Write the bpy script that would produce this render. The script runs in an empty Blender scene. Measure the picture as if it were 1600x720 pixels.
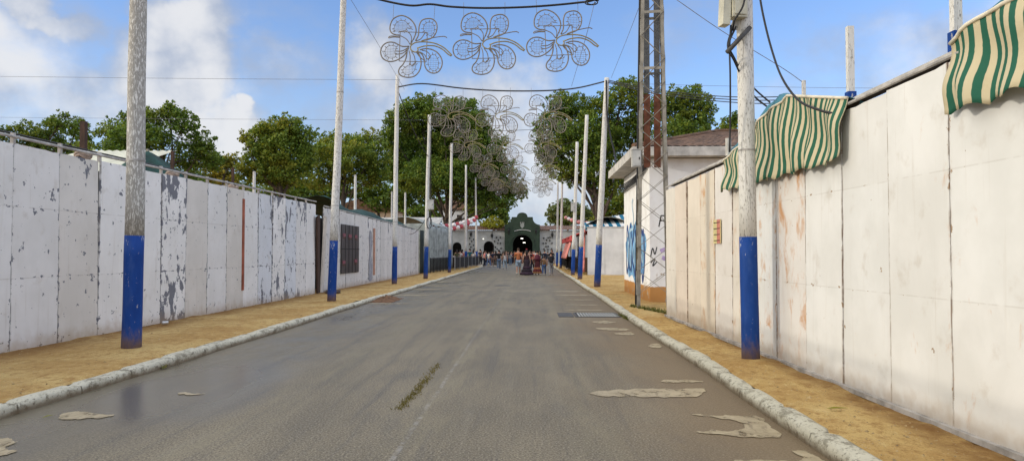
import bpy, math, random
import numpy as np
from mathutils import Vector, Matrix, Euler, noise as mn

R = math.radians
PI = math.pi
rnd = random.Random(7)
scene = bpy.context.scene
COL = scene.collection

# ------------------------------------------------------------------ camera
F, CX, CY = 1150.0, 800.0, 360.0
CAM = Vector((0, 0, 1.55))
PITCH = math.atan(34 / F)
YAW = math.atan(30 / F)
cam_rot = Euler((PI / 2 + PITCH, 0, YAW), 'XYZ')
RM = cam_rot.to_matrix()
cd = bpy.data.cameras.new('camera')
cd.sensor_width = 36
cd.lens = F / 1600 * 36
cd.clip_start = 0.05
cd.clip_end = 5000
cam = bpy.data.objects.new('camera', cd)
cam.location = CAM
cam.rotation_euler = cam_rot
COL.objects.link(cam)
scene.camera = cam


def ray(px, py):
    return (RM @ Vector(((px - CX) / F, -(py - CY) / F, -1))).normalized()


def G(px, py, z=0.13):
    d = ray(px, py)
    return CAM + d * ((z - CAM.z) / d.z)


def A(px, py, Y):
    d = ray(px, py)
    return CAM + d * (Y / d.y)


# ------------------------------------------------------------------ tagging
def tag(o, label=None, cat=None, group=None, kind=None):
    if label: o['label'] = label
    if cat: o['category'] = cat
    if group: o['group'] = group
    if kind: o['kind'] = kind
    return o


def thing(name, label, cat, loc=(0, 0, 0), rz=0.0, group=None):
    o = bpy.data.objects.new(name, None)
    o.empty_display_size = 0.2
    COL.objects.link(o)
    o.location = loc
    o.rotation_euler = (0, 0, rz)
    return tag(o, label, cat, group)


def dup(root, loc, rz=None, label=None, group=None):
    r = root.copy()
    COL.objects.link(r)
    r.location = loc
    if rz is not None: r.rotation_euler = (0, 0, rz)
    if label: r['label'] = label
    if group: r['group'] = group
    for ch in list(root.children):
        c = ch.copy(); COL.objects.link(c); c.parent = r
        for g in list(ch.children):
            d = g.copy(); COL.objects.link(d); d.parent = c
    return r


# ------------------------------------------------------------------ materials
class NB:
    def __init__(self, name):
        self.m = bpy.data.materials.new(name)
        self.m.use_nodes = True
        self.nt = self.m.node_tree
        self.nt.nodes.clear()
        self.out = self.nt.nodes.new('ShaderNodeOutputMaterial')
        self.bs = self.nt.nodes.new('ShaderNodeBsdfPrincipled')
        self.nt.links.new(self.bs.outputs[0], self.out.inputs[0])

    def n(self, t, **k):
        nd = self.nt.nodes.new(t)
        for a, v in k.items(): setattr(nd, a, v)
        return nd

    def put(self, sock, v):
        if v is None: return
        if hasattr(v, 'is_output'): self.nt.links.new(v, sock)
        else:
            if isinstance(v, (tuple, list)) and len(v) == 3 and sock.type == 'RGBA': v = (*v, 1)
            sock.default_value = v

    def coord(self, which='Object'):
        return self.n('ShaderNodeTexCoord').outputs[which]

    def pos(self):
        return self.n('ShaderNodeNewGeometry').outputs['Position']

    def rand(self):
        return self.n('ShaderNodeObjectInfo').outputs['Random']

    def ocol(self):
        return self.n('ShaderNodeObjectInfo').outputs['Color']

    def attr(self, name):
        return self.n('ShaderNodeAttribute', attribute_type='OBJECT', attribute_name=name).outputs['Fac']

    def sc(self, v, s):
        nd = self.n('ShaderNodeMapping')
        self.put(nd.inputs['Vector'], v)
        nd.inputs['Scale'].default_value = s if isinstance(s, (tuple, list)) else (s, s, s)
        return nd.outputs[0]

    def noise(self, v, scale, detail=4, rough=0.55, dist=0.0, col=False):
        nd = self.n('ShaderNodeTexNoise')
        self.put(nd.inputs['Vector'], v)
        self.put(nd.inputs['Scale'], scale)
        nd.inputs['Detail'].default_value = detail
        nd.inputs['Roughness'].default_value = rough
        nd.inputs['Distortion'].default_value = dist
        return nd.outputs['Color' if col else 'Fac']

    def voro(self, v, scale, feature='F1', out='Distance', rnd_=1.0):
        nd = self.n('ShaderNodeTexVoronoi', feature=feature)
        self.put(nd.inputs['Vector'], v)
        nd.inputs['Scale'].default_value = scale
        nd.inputs['Randomness'].default_value = rnd_
        return nd.outputs[out]

    def math(self, op, a, b=None, c=None, clamp=False):
        nd = self.n('ShaderNodeMath', operation=op, use_clamp=clamp)
        self.put(nd.inputs[0], a); self.put(nd.inputs[1], b); self.put(nd.inputs[2], c)
        return nd.outputs[0]

    def vmath(self, op, a, b=None):
        nd = self.n('ShaderNodeVectorMath', operation=op)
        self.put(nd.inputs[0], a); self.put(nd.inputs[1], b)
        return nd.outputs[1 if op in ('LENGTH', 'DISTANCE', 'DOT_PRODUCT') else 0]

    def xyz(self, v):
        nd = self.n('ShaderNodeSeparateXYZ'); self.put(nd.inputs[0], v)
        return nd.outputs

    def comb(self, x, y, z):
        nd = self.n('ShaderNodeCombineXYZ')
        self.put(nd.inputs[0], x); self.put(nd.inputs[1], y); self.put(nd.inputs[2], z)
        return nd.outputs[0]

    def step(self, v, a, b, lo=0.0, hi=1.0):
        nd = self.n('ShaderNodeMapRange', interpolation_type='SMOOTHSTEP')
        self.put(nd.inputs['Value'], v)
        self.put(nd.inputs['From Min'], a); self.put(nd.inputs['From Max'], b)
        self.put(nd.inputs['To Min'], lo); self.put(nd.inputs['To Max'], hi)
        return nd.outputs[0]

    def mix(self, f, a, b, mode='MIX'):
        nd = self.n('ShaderNodeMix', data_type='RGBA', blend_type=mode)
        nd.clamp_factor = True
        self.put(nd.inputs[0], f); self.put(nd.inputs[6], a); self.put(nd.inputs[7], b)
        return nd.outputs[2]

    def bump(self, h, strength=0.3, dist=0.01):
        nd = self.n('ShaderNodeBump')
        nd.inputs['Strength'].default_value = strength
        nd.inputs['Distance'].default_value = dist
        self.put(nd.inputs['Height'], h)
        self.nt.links.new(nd.outputs[0], self.bs.inputs['Normal'])

    def done(self, base=None, rough=0.7, metal=None, spec=None):
        self.put(self.bs.inputs['Base Color'], base)
        self.put(self.bs.inputs['Roughness'], rough)
        self.put(self.bs.inputs['Metallic'], metal)
        self.put(self.bs.inputs['Specular IOR Level'], spec)
        return self.m


def varied(name, c, rough=0.7, scale=6, amt=0.25, metal=None, spec=0.4, bump=0.0, stretch=None):
    b = NB(name)
    co = b.coord()
    if stretch: co = b.sc(co, stretch)
    f = b.noise(co, scale, 5, 0.6)
    f = b.step(f, 0.3, 0.7)
    dark = tuple(x * (1 - amt) for x in c)
    lite = tuple(min(1, x * (1 + amt)) for x in c)
    if bump: b.bump(b.noise(co, scale * 4, 4), bump, 0.01)
    return b.done(b.mix(f, dark, lite), rough, metal, spec)


def panel_mat(name, under, rusty, bottom_dirt=(0.36, 0.24, 0.12), CHIP=0.745, JN=0.2, EPK=0.115):
    """White-painted board: object colour is the paint, props peel / rust / w set how worn it is."""
    b = NB(name)
    co = b.coord()
    r = b.rand()
    off = b.comb(b.math('MULTIPLY', r, 3.0), b.math('MULTIPLY', r, 91.0), b.math('MULTIPLY', r, 57.0))
    p = b.vmath('ADD', co, off)
    x, y, z = b.xyz(co)
    w = b.attr('w'); peel = b.attr('peel'); rust = b.attr('rust')
    paint = b.ocol()
    cloud = b.noise(p, 1.3, 5, 0.6)
    paint = b.mix(b.step(cloud, 0.35, 0.7), b.mix(1.0, paint, (0.90, 0.90, 0.89), 'MULTIPLY'), paint)
    # repainted square: slightly different whites above and below the horizontal joint
    zz = b.math('FLOOR', b.math('DIVIDE', z, 1.04))
    wn = b.n('ShaderNodeTexWhiteNoise', noise_dimensions='2D')
    b.put(wn.inputs['Vector'], b.comb(zz, b.math('MULTIPLY', r, 40), 0))
    paint = b.mix(b.math('MULTIPLY', wn.outputs['Value'], 0.5), paint, b.mix(1.0, paint, (0.93, 0.91, 0.89), 'MULTIPLY'))
    streak = b.noise(b.sc(p, (1, 14, 0.7)), 1.0, 4, 0.6)
    paint = b.mix(b.step(streak, 0.56, 0.8, 0, 0.3), paint, (0.42, 0.36, 0.29))
    blot = b.noise(p, 3.2, 6, 0.6)
    paint = b.mix(b.step(blot, 0.57, 0.75, 0, 0.42), paint, (0.45, 0.40, 0.34))
    # distance from the board's two vertical edges
    e = b.math('MINIMUM', y, b.math('SUBTRACT', w, y))
    eprox = b.step(e, 0.0, 0.06, 1.0, 0.0)
    # peeling
    big = b.noise(b.sc(p, (1, 1.25, 0.85)), 2.3, 9, 0.60, 0.25)
    zf = b.math('ADD', 0.55, b.math('MULTIPLY', b.math('ABSOLUTE', b.math('SUBTRACT', z, 1.5)), 0.42))
    th = b.math('SUBTRACT', 0.80, b.math('MULTIPLY', b.math('MULTIPLY', peel, 0.30), zf))
    peelm = b.step(b.math('SUBTRACT', big, th), 0.0, 0.012)
    chip = b.noise(p, 9.0, 7, 0.6)
    chip = b.math('ADD', chip, b.math('MULTIPLY', eprox, EPK))
    chip = b.math('ADD', chip, b.math('MULTIPLY', peel, 0.05))
    chipm = b.step(chip, CHIP, CHIP + 0.015)
    hz = b.math('ABSOLUTE', b.math('SUBTRACT', b.math('FRACT', b.math('ADD', b.math('DIVIDE', z, 1.04), 0.5)), 0.5))
    jn = b.math('MULTIPLY', b.step(hz, 0.003, 0.009, 1.0, 0.0), b.step(b.noise(p, 5, 3), 0.38, 0.55))
    chip2 = b.math('ADD', b.noise(b.sc(p, (1, 1, 2.2)), 7.0, 6, 0.6), b.step(hz, 0.0, 0.05, 0.14, 0.0))
    chip2m = b.step(chip2, CHIP + 0.01, CHIP + 0.025)
    chip3 = b.math('ADD', b.noise(b.vmath('ADD', p, (5, 2, 8)), 4.6, 7, 0.6), b.math('MULTIPLY', peel, 0.06))
    chip3m = b.step(chip3, CHIP - 0.015, CHIP - 0.003)
    wear = b.math('MAXIMUM', b.math('MAXIMUM', peelm, chip3m), b.math('MAXIMUM', chipm, chip2m))
    un = b.mix(b.noise(p, 14, 4), tuple(c * 0.8 for c in under), tuple(min(1, c * 1.25) for c in under))
    col = b.mix(b.math('MULTIPLY', jn, JN), paint, (0.3, 0.26, 0.22))
    # grime line along the joints
    grime = b.math('MULTIPLY', b.step(e, 0.0, 0.022, 1.0, 0.0), b.step(b.noise(b.sc(p, (1, 3, 1)), 4, 5, 0.65), 0.4, 0.62))
    col = b.mix(b.math('MULTIPLY', grime, 0.75), col, rusty)
    rs = b.noise(b.sc(p, (1, 1.6, 0.9)), 2.4, 8, 0.68, 0.4)
    rm = b.step(b.math('ADD', rs, b.math('MULTIPLY', rust, 0.30)), 0.74, 0.95)
    col = b.mix(b.math('MULTIPLY', rm, 0.9), col, (0.50, 0.24, 0.08))
    col = b.mix(wear, col, un)
    low = b.math('ADD', z, b.math('MULTIPLY', b.noise(p, 6, 5), -0.35))
    col = b.mix(b.step(low, -0.22, 0.10, 0.55, 0.0), col, bottom_dirt)
    b.bump(b.math('ADD', b.math('MULTIPLY', wear, -0.4), b.math('MULTIPLY', b.noise(p, 60, 3), 0.15)), 0.35, 0.004)
    return b.done(col, b.mix(wear, (0.62,) * 3, (0.85,) * 3), None, 0.25)


M = {}
M['panel_cool'] = panel_mat('weathered_white_board', (0.17, 0.175, 0.20), (0.13, 0.115, 0.11), CHIP=0.69, JN=0.35, EPK=0.12)
M['panel_warm'] = panel_mat('rust_stained_white_board', (0.30, 0.215, 0.145), (0.17, 0.095, 0.05))


def pole_white():
    b = NB('flaking_whitewashed_timber')
    co = b.coord(); r = b.rand()
    p = b.vmath('ADD', co, b.comb(b.math('MULTIPLY', r, 30), b.math('MULTIPLY', r, 17), b.math('MULTIPLY', r, 9)))
    g = b.noise(b.sc(p, (16, 16, 4.2)), 3.4, 8, 0.70)
    z = b.xyz(co)[2]
    wear = b.attr('wear')
    m = b.step(b.math('ADD', g, b.math('MULTIPLY', wear, 0.16)), 0.56, 0.62)
    wood = b.mix(b.noise(b.sc(p, (22, 22, 1.0)), 3, 5), (0.22, 0.21, 0.19), (0.38, 0.365, 0.335))
    pt = b.mix(b.noise(b.sc(p, (3, 3, 0.6)), 3, 4), (0.56, 0.55, 0.52), (0.72, 0.71, 0.68))
    cr = b.noise(b.sc(p, (16, 16, 0.35)), 4, 4, 0.6)
    pt = b.mix(b.step(cr, 0.60, 0.64, 0, 0.7), pt, (0.20, 0.18, 0.16))
    b.bump(g, 0.5, 0.012)
    return b.done(b.mix(m, pt, wood), 0.8, None, 0.2)


def pole_blue():
    b = NB('chipped_royal_blue_paint')
    co = b.coord(); r = b.rand()
    p = b.vmath('ADD', co, b.comb(b.math('MULTIPLY', r, 30), b.math('MULTIPLY', r, 17), b.math('MULTIPLY', r, 9)))
    z = b.xyz(co)[2]
    g = b.noise(b.sc(p, (5, 5, 2.0)), 4.5, 8, 0.66)
    g = b.math('ADD', g, b.step(z, 1.25, 1.72, 0.0, 0.07))
    c = b.mix(b.noise(b.sc(p, (3, 3, 0.8)), 4, 4), (0.004, 0.032, 0.17), (0.008, 0.060, 0.29))
    c = b.mix(b.step(g, 0.655, 0.675), c, (0.36, 0.37, 0.38))
    c = b.mix(b.step(b.noise(b.sc(p, (2, 2, 0.7)), 3, 5, 0.6), 0.5, 0.72, 0, 0.35), c, (0.05, 0.10, 0.27))
    c = b.mix(b.step(b.math('ADD', z, b.math('MULTIPLY', g, -0.5)), -0.24, 0.12, 0.75, 0.0), c, (0.22, 0.14, 0.075))
    b.bump(g, 0.4, 0.01)
    return b.done(c, 0.62, None, 0.2)


M['pole_white'] = pole_white()
M['pole_blue'] = pole_blue()
M['black'] = varied('black_cable_sheath', (0.012, 0.012, 0.014), 0.55)
M['dark'] = varied('dark_backing', (0.03, 0.028, 0.026), 0.9)
M['rail'] = varied('worn_grey_pipe', (0.36, 0.34, 0.32), 0.6, 5, 0.35)
M['galv'] = varied('weathered_galvanised_steel', (0.25, 0.232, 0.195), 0.6, 3, 0.3, 0.1, bump=0.1)
M['rust'] = varied('rusted_steel', (0.12, 0.045, 0.025), 0.9, 5, 0.45, bump=0.3)
M['greybox'] = varied('pale_grey_enclosure', (0.42, 0.42, 0.40), 0.55, 3, 0.18)
M['creambox'] = varied('aged_cream_plastic', (0.50, 0.48, 0.38), 0.5, 4, 0.2)
M['brownwood'] = varied('brown_timber', (0.055, 0.028, 0.018), 0.8, 4, 0.4, stretch=(6, 6, 1), bump=0.3)
M['palewood'] = varied('bleached_timber', (0.55, 0.50, 0.44), 0.8, 4, 0.3, stretch=(6, 6, 1))
M['cloth_tie'] = varied('faded_cloth_tie', (0.36, 0.29, 0.25), 0.9, 9, 0.3)
M['tarp_green'] = varied('green_tarpaulin', (0.005, 0.040, 0.034), 0.8, 2.5, 0.5, bump=0.4)
M['tarp_grey'] = varied('grey_green_canvas', (0.30, 0.33, 0.31), 0.85, 2.2, 0.3, bump=0.3)
M['cream_metal'] = varied('cream_sheet_roofing', (0.62, 0.60, 0.45), 0.5, 2, 0.15)
M['tile'] = varied('terracotta_tiles', (0.135, 0.075, 0.044), 0.85, 3, 0.45, bump=0.3)
M['tile_dark'] = varied('old_brown_tiles', (0.15, 0.085, 0.06), 0.85, 3, 0.45, bump=0.3)
M['gate_green'] = varied('dark_green_render', (0.024, 0.044, 0.026), 0.7, 1.5, 0.2)
M['white_render'] = varied('white_render', (0.66, 0.66, 0.65), 0.85, 1.2, 0.1, bump=0.1)
M['shaded_render'] = varied('shaded_white_render', (0.43, 0.43, 0.41), 0.85, 1.2, 0.15, bump=0.1)  # white render darkened, tree shade on the gate wings put into the colour
M['iron'] = varied('black_iron', (0.012, 0.012, 0.013), 0.5)
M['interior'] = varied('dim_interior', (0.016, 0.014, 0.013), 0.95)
M['bronze'] = varied('weathered_rope_light', (0.19, 0.165, 0.135), 0.5, 8, 0.25)
M['stem'] = varied('yellow_rope_light', (0.26, 0.22, 0.10), 0.5, 8, 0.2)
M['hatch'] = varied('pale_mesh_wire', (0.22, 0.21, 0.20), 0.5, 8, 0.2)
M['pink'] = varied('pink_canvas', (0.62, 0.23, 0.20), 0.85, 2.5, 0.2)
M['red'] = varied('red_canvas', (0.42, 0.05, 0.05), 0.85, 2.5, 0.25)
M['paper_white'] = varied('white_paper', (0.80, 0.75, 0.74), 0.9, 5, 0.05)
M['paper_red'] = varied('red_paper', (0.50, 0.09, 0.11), 0.9, 5, 0.1)
M['paper_pink'] = varied('pink_paper', (0.70, 0.33, 0.32), 0.9, 5, 0.1)
M['beige_wall'] = varied('beige_stucco', (0.55, 0.42, 0.30), 0.9, 1, 0.1)
M['bark'] = varied('plane_bark', (0.075, 0.06, 0.045), 0.9, 3, 0.5, bump=0.5)
M['skin'] = varied('skin', (0.42, 0.23, 0.16), 0.55, 9, 0.08)
M['pot'] = varied('dark_flowerpot', (0.02, 0.022, 0.02), 0.8, 9, 0.4)
M['tin'] = varied('crushed_tin', (0.5, 0.5, 0.5), 0.35, 9, 0.2, 0.6)
M['cast_iron'] = varied('cast_iron', (0.075, 0.072, 0.07), 0.6, 9, 0.3, 0.4)


def solid(name, c, rough=0.8):
    if name not in M: M[name] = varied(name, c, rough, 7, 0.14)
    return M[name]


def emit(name, c, s):
    b = NB(name)
    b.put(b.bs.inputs['Emission Color'], c)
    b.bs.inputs['Emission Strength'].default_value = s
    return b.done(c, 0.5)


M['lamp_on'] = emit('lit_lamp', (1, 0.95, 0.85), 4)


def leaf_mat(name, dark, lite, yellow, ymix=0.25):
    b = NB(name)
    isl = b.n('ShaderNodeNewGeometry').outputs['Random Per Island']
    c = b.mix(isl, dark, lite)
    cl = b.noise(b.coord(), 0.42, 3)
    c = b.mix(b.step(b.math('ADD', cl, b.math('MULTIPLY', isl, 0.2)), 0.58, 0.78, 0, ymix), c, yellow)
    b.done(c, 0.55, None, 0.25)
    tr = b.n('ShaderNodeBsdfTranslucent')
    b.put(tr.inputs[0], b.mix(1.0, c, (1.5, 1.35, 0.6), 'MULTIPLY'))
    mx = b.n('ShaderNodeMixShader'); mx.inputs[0].default_value = 0.28
    b.nt.links.new(b.bs.outputs[0], mx.inputs[1]); b.nt.links.new(tr.outputs[0], mx.inputs[2])
    b.nt.links.new(mx.outputs[0], b.out.inputs[0])
    return b.m


M['leaf'] = leaf_mat('plane_leaves', (0.050, 0.095, 0.014), (0.22, 0.31, 0.05), (0.38, 0.32, 0.04), 0.5)
M['leaf_autumn'] = leaf_mat('yellowing_leaves', (0.07, 0.095, 0.014), (0.30, 0.30, 0.05), (0.42, 0.34, 0.04), 0.9)
M['leaf_dark'] = leaf_mat('dark_plane_leaves', (0.038, 0.080, 0.014), (0.165, 0.265, 0.042), (0.29, 0.28, 0.04), 0.4)
M['leaf_yellow'] = leaf_mat('yellow_leaves', (0.15, 0.17, 0.02), (0.36, 0.36, 0.04), (0.42, 0.38, 0.05), 0.5)
M['leaf_pale'] = leaf_mat('pale_leaves', (0.07, 0.10, 0.03), (0.15, 0.19, 0.06), (0.22, 0.22, 0.07), 0.4)


def asphalt():
    b = NB('damp_worn_asphalt')
    co = b.coord()
    x, y, z = b.xyz(co)
    grain = b.voro(co, 70, 'F1')
    gr2 = b.noise(co, 52, 3, 0.9)
    big = b.noise(b.sc(co, (1, 0.35, 1)), 0.9, 5, 0.6)
    c = b.mix(b.step(big, 0.35, 0.7), (0.140, 0.114, 0.071), (0.218, 0.178, 0.110))
    lane = b.noise(b.sc(co, (2.6, 0.10, 1)), 1.6, 7, 0.66)
    c = b.mix(b.step(lane, 0.50, 0.66, 0, 0.55), c, (0.075, 0.068, 0.058))
    c = b.mix(b.step(lane, 0.48, 0.34, 0, 0.5), c, (0.215, 0.185, 0.125))
    pat = b.noise(b.sc(co, (0.8, 0.3, 1)), 1.3, 7, 0.68)
    c = b.mix(b.step(pat, 0.52, 0.68, 0, 0.5), c, (0.080, 0.073, 0.064))
    c = b.mix(b.step(gr2, 0.48, 0.40, 0, 0.85), c, (0.035, 0.029, 0.022))
    c = b.mix(b.step(gr2, 0.53, 0.61, 0, 0.75), c, (0.38, 0.33, 0.25))
    sp = b.noise(co, 17, 4, 0.8)
    c = b.mix(b.step(sp, 0.56, 0.64, 0, 0.45), c, (0.055, 0.048, 0.04))
    # fine sand blown towards both kerbs
    xr = b.math('ADD', x, b.math('MULTIPLY', b.math('SUBTRACT', b.noise(b.sc(co, (1, 0.5, 1)), 0.7, 6, 0.65), 0.5), 2.4))
    c = b.mix(b.step(xr, 0.2, 2.1, 0, 0.70), c, (0.185, 0.125, 0.062))
    c = b.mix(b.step(xr, -3.4, -5.0, 0, 0.50), c, (0.16, 0.135, 0.095))
    # dusty tyre tracks
    for tx, wd, k in ((-2.55, 0.30, 0.35), (-0.95, 0.30, 0.45), (0.55, 0.25, 0.3)):
        d = b.math('ABSOLUTE', b.math('SUBTRACT', b.math('ADD', x, b.math('MULTIPLY', b.noise(b.sc(co, (0, 0.12, 0)), 1.0, 2), 0.8)), tx + 0.4))
        tm = b.math('MULTIPLY', b.step(d, wd * 0.3, wd * 1.3, 1, 0), b.step(b.noise(b.sc(co, (3, 0.5, 1)), 1.5, 6, 0.7), 0.42, 0.66))
        c = b.mix(b.math('MULTIPLY', tm, k), c, (0.25, 0.215, 0.13))
    # worn centre paint and dark repairs far away
    seam = b.math('ABSOLUTE', b.math('ADD', b.math('ADD', x, 1.02), b.math('MULTIPLY', b.noise(b.sc(co, (0, 0.5, 0)), 1, 3), 0.05)))
    sm = b.math('MULTIPLY', b.step(seam, 0.012, 0.03, 1, 0), b.step(y, 3.2, 3.6))
    sm = b.math('MULTIPLY', sm, b.step(y, 9.0, 16.0, 1.0, 0.4))
    sm = b.math('MULTIPLY', sm, b.step(b.noise(co, 7, 5, 0.7), 0.40, 0.58))
    c = b.mix(b.math('MULTIPLY', sm, 0.45), c, (0.36, 0.34, 0.31))
    crk = b.voro(b.vmath('ADD', b.sc(co, (1.0, 0.45, 1)), b.vmath('SCALE', b.noise(co, 2.0, 5, 0.7, 0, True))), 0.32, 'DISTANCE_TO_EDGE')
    cm = b.math('MULTIPLY', b.step(crk, 0.003, 0.012, 1, 0), b.step(y, 22, 34, 0.15, 1.0))
    c = b.mix(b.math('MULTIPLY', cm, 0.65), c, (0.035, 0.034, 0.032))
    oil = b.noise(b.sc(co, (1.2, 0.8, 1)), 2.1, 6, 0.7)
    c = b.mix(b.step(oil, 0.66, 0.76, 0, 0.4), c, (0.05, 0.048, 0.045))
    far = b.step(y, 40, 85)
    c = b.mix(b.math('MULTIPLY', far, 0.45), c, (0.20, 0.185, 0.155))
    # damp film: smoother towards the left gutter
    wet = b.noise(b.sc(co, (1, 0.5, 1)), 0.6, 5, 0.6)
    wm = b.math('MULTIPLY', b.step(xr, -2.4, -4.6), b.step(wet, 0.38, 0.6))
    dl = b.vmath('LENGTH', b.vmath('MULTIPLY', b.vmath('SUBTRACT', co, (-4.0, 8.2, 0)), (0.75, 0.30, 0)))
    wm = b.math('MAXIMUM', wm, b.step(b.math('ADD', dl, b.math('MULTIPLY', wet, 0.8)), 1.45, 0.75))
    c = b.mix(b.math('MULTIPLY', wm, 0.55), c, (0.105, 0.092, 0.066))
    rg = b.math('SUBTRACT', 0.60, b.math('MULTIPLY', wm, 0.37))
    b.bump(b.math('MULTIPLY', b.math('ADD', grain, b.math('MULTIPLY', gr2, 0.6)), b.math('SUBTRACT', 1.0, b.math('MULTIPLY', wm, 0.85))), 0.25, 0.005)
    return b.done(c, rg, None, 0.3)


def sand():
    b = NB('trodden_yellow_sand')
    co = b.coord()
    x, y, z = b.xyz(co)
    a = b.noise(co, 0.8, 6, 0.62)
    f = b.noise(b.sc(co, (1, 0.6, 1)), 9, 7, 0.72)
    h = b.noise(co, 3.2, 6, 0.68)
    g = b.noise(co, 60, 3, 0.7)
    c = b.mix(b.step(a, 0.36, 0.64), (0.46, 0.285, 0.100), (0.60, 0.425, 0.175))
    c = b.mix(b.step(h, 0.48, 0.66, 0, 0.6), c, (0.36, 0.19, 0.058))
    c = b.mix(b.step(f, 0.50, 0.64, 0, 0.65), c, (0.29, 0.15, 0.048))
    c = b.mix(b.step(f, 0.44, 0.32, 0, 0.6), c, (0.66, 0.50, 0.24))
    c = b.mix(b.step(g, 0.46, 0.34, 0, 0.6), c, (0.20, 0.105, 0.035))
    # darker orange tone along the foot of both walls
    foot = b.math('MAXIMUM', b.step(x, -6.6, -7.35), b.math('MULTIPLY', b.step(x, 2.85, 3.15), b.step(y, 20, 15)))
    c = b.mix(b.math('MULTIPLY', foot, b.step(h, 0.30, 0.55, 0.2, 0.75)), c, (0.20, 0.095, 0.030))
    peb = b.voro(co, 22)
    pm = b.math('MULTIPLY', b.step(peb, 0.10, 0.16, 1, 0), b.step(b.noise(co, 3, 3), 0.45, 0.55))
    c = b.mix(b.math('MULTIPLY', pm, 0.7), c, (0.50, 0.42, 0.30))
    b.bump(b.math('ADD', b.math('MULTIPLY', f, 1.0), b.math('ADD', b.math('MULTIPLY', h, 0.8), b.math('MULTIPLY', g, 0.25))), 0.9, 0.05)
    return b.done(c, 0.95, None, 0.15)


def kerbmat():
    b = NB('limewashed_kerbstone')
    co = b.coord()
    x, y, z = b.xyz(co)
    seg = b.math('ABSOLUTE', b.math('SUBTRACT', b.math('FRACT', b.math('DIVIDE', y, 1.0)), 0.5))
    f = b.noise(b.sc(co, (1, 0.55, 1)), 8, 9, 0.72)
    d = b.noise(co, 1.1, 5)
    k = b.noise(b.vmath('ADD', co, (3, 9, 4)), 26, 6, 0.72)
    under = b.mix(b.noise(co, 6, 5), (0.24, 0.22, 0.165), (0.36, 0.33, 0.255))
    lime = b.mix(b.noise(co, 3, 5), (0.50, 0.465, 0.355), (0.63, 0.60, 0.49))
    m = b.step(b.math('ADD', f, b.math('MULTIPLY', d, 0.35)), 0.68, 0.80, 1.0, 0.0)
    c = b.mix(m, under, lime)
    c = b.mix(b.step(k, 0.55, 0.62, 0, 0.75), c, (0.13, 0.115, 0.085))
    c = b.mix(b.math('MULTIPLY', b.step(seg, 0.484, 0.494, 0, 0.85), b.step(b.noise(co, 5, 4), 0.34, 0.5)), c, (0.08, 0.068, 0.045))
    c = b.mix(b.step(b.math('ADD', z, b.math('MULTIPLY', f, -0.10)), -0.04, 0.04, 0.85, 0.0), c, (0.13, 0.09, 0.05))
    b.bump(b.math('ADD', f, b.math('MULTIPLY', k, 0.7)), 0.8, 0.02)
    return b.done(c, 0.9, None, 0.2)


def mud():
    b = NB('settled_pale_mud')
    co = b.coord()
    st = b.noise(b.sc(co, (5, 1.5, 1)), 3, 6, 0.7)
    c = b.mix(b.step(b.noise(co, 5, 6, 0.65), 0.35, 0.65), (0.30, 0.235, 0.135), (0.42, 0.345, 0.215))
    c = b.mix(b.step(st, 0.54, 0.62, 0, 0.65), c, (0.17, 0.125, 0.07))
    b.bump(b.noise(co, 30, 4), 0.15, 0.004)
    al = b.step(b.noise(b.sc(co, (1, 0.7, 1)), 5.5, 8, 0.68), 0.36, 0.47)
    b.put(b.bs.inputs['Alpha'], al)
    return b.done(c, 0.42, None, 0.35)


def hut_mat():
    b = NB('peeling_white_plaster_with_ochre_base')
    co = b.coord()
    x, y, z = b.xyz(co)
    n1 = b.noise(co, 2.0, 6, 0.6)
    c = b.mix(b.step(n1, 0.4, 0.7), (0.80, 0.80, 0.80), (0.70, 0.68, 0.66))
    zz = b.math('ADD', z, b.math('MULTIPLY', b.noise(co, 5, 5), 0.12))
    och = b.mix(n1, (0.42, 0.19, 0.05), (0.50, 0.27, 0.10))
    c = b.mix(b.step(zz, 0.48, 0.51, 1, 0), c, och)
    pl = b.noise(co, 3.3, 8, 0.65)
    c = b.mix(b.math('MULTIPLY', b.step(pl, 0.60, 0.62), b.step(z, 0.5, 2.3, 1.0, 0.12)), c, (0.42, 0.36, 0.28))
    b.bump(pl, 0.3, 0.02)
    return b.done(c, 0.85, None, 0.2)


def stripe_mat(name, c1, c2, period, frac=0.5, wob=0.05):
    b = NB(name)
    co = b.coord('UV')
    u = b.xyz(co)[0]
    v = b.xyz(co)[1]
    u = b.math('ADD', u, b.math('MULTIPLY', b.math('SUBTRACT', b.noise(b.sc(co, (1, 2.0, 1)), 2.2, 3), 0.5), wob))
    m = b.math('FRACT', b.math('DIVIDE', u, period))
    m = b.step(b.math('ABSOLUTE', b.math('SUBTRACT', m, 0.5)), frac / 2 - 0.02, frac / 2 + 0.02)
    dirt = b.noise(co, 5, 6, 0.6)
    c = b.mix(m, c1, c2)
    c = b.mix(b.step(dirt, 0.45, 0.8, 0, 0.35), c, b.mix(1.0, c, (0.75, 0.68, 0.55), 'MULTIPLY'))
    b.bump(b.noise(co, 60, 3), 0.15, 0.004)
    return b.done(c, 0.85, None, 0.15)


def metal_roof():
    return varied('dirty_fascia', (0.46, 0.44, 0.41), 0.8, 2.5, 0.3)


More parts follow.
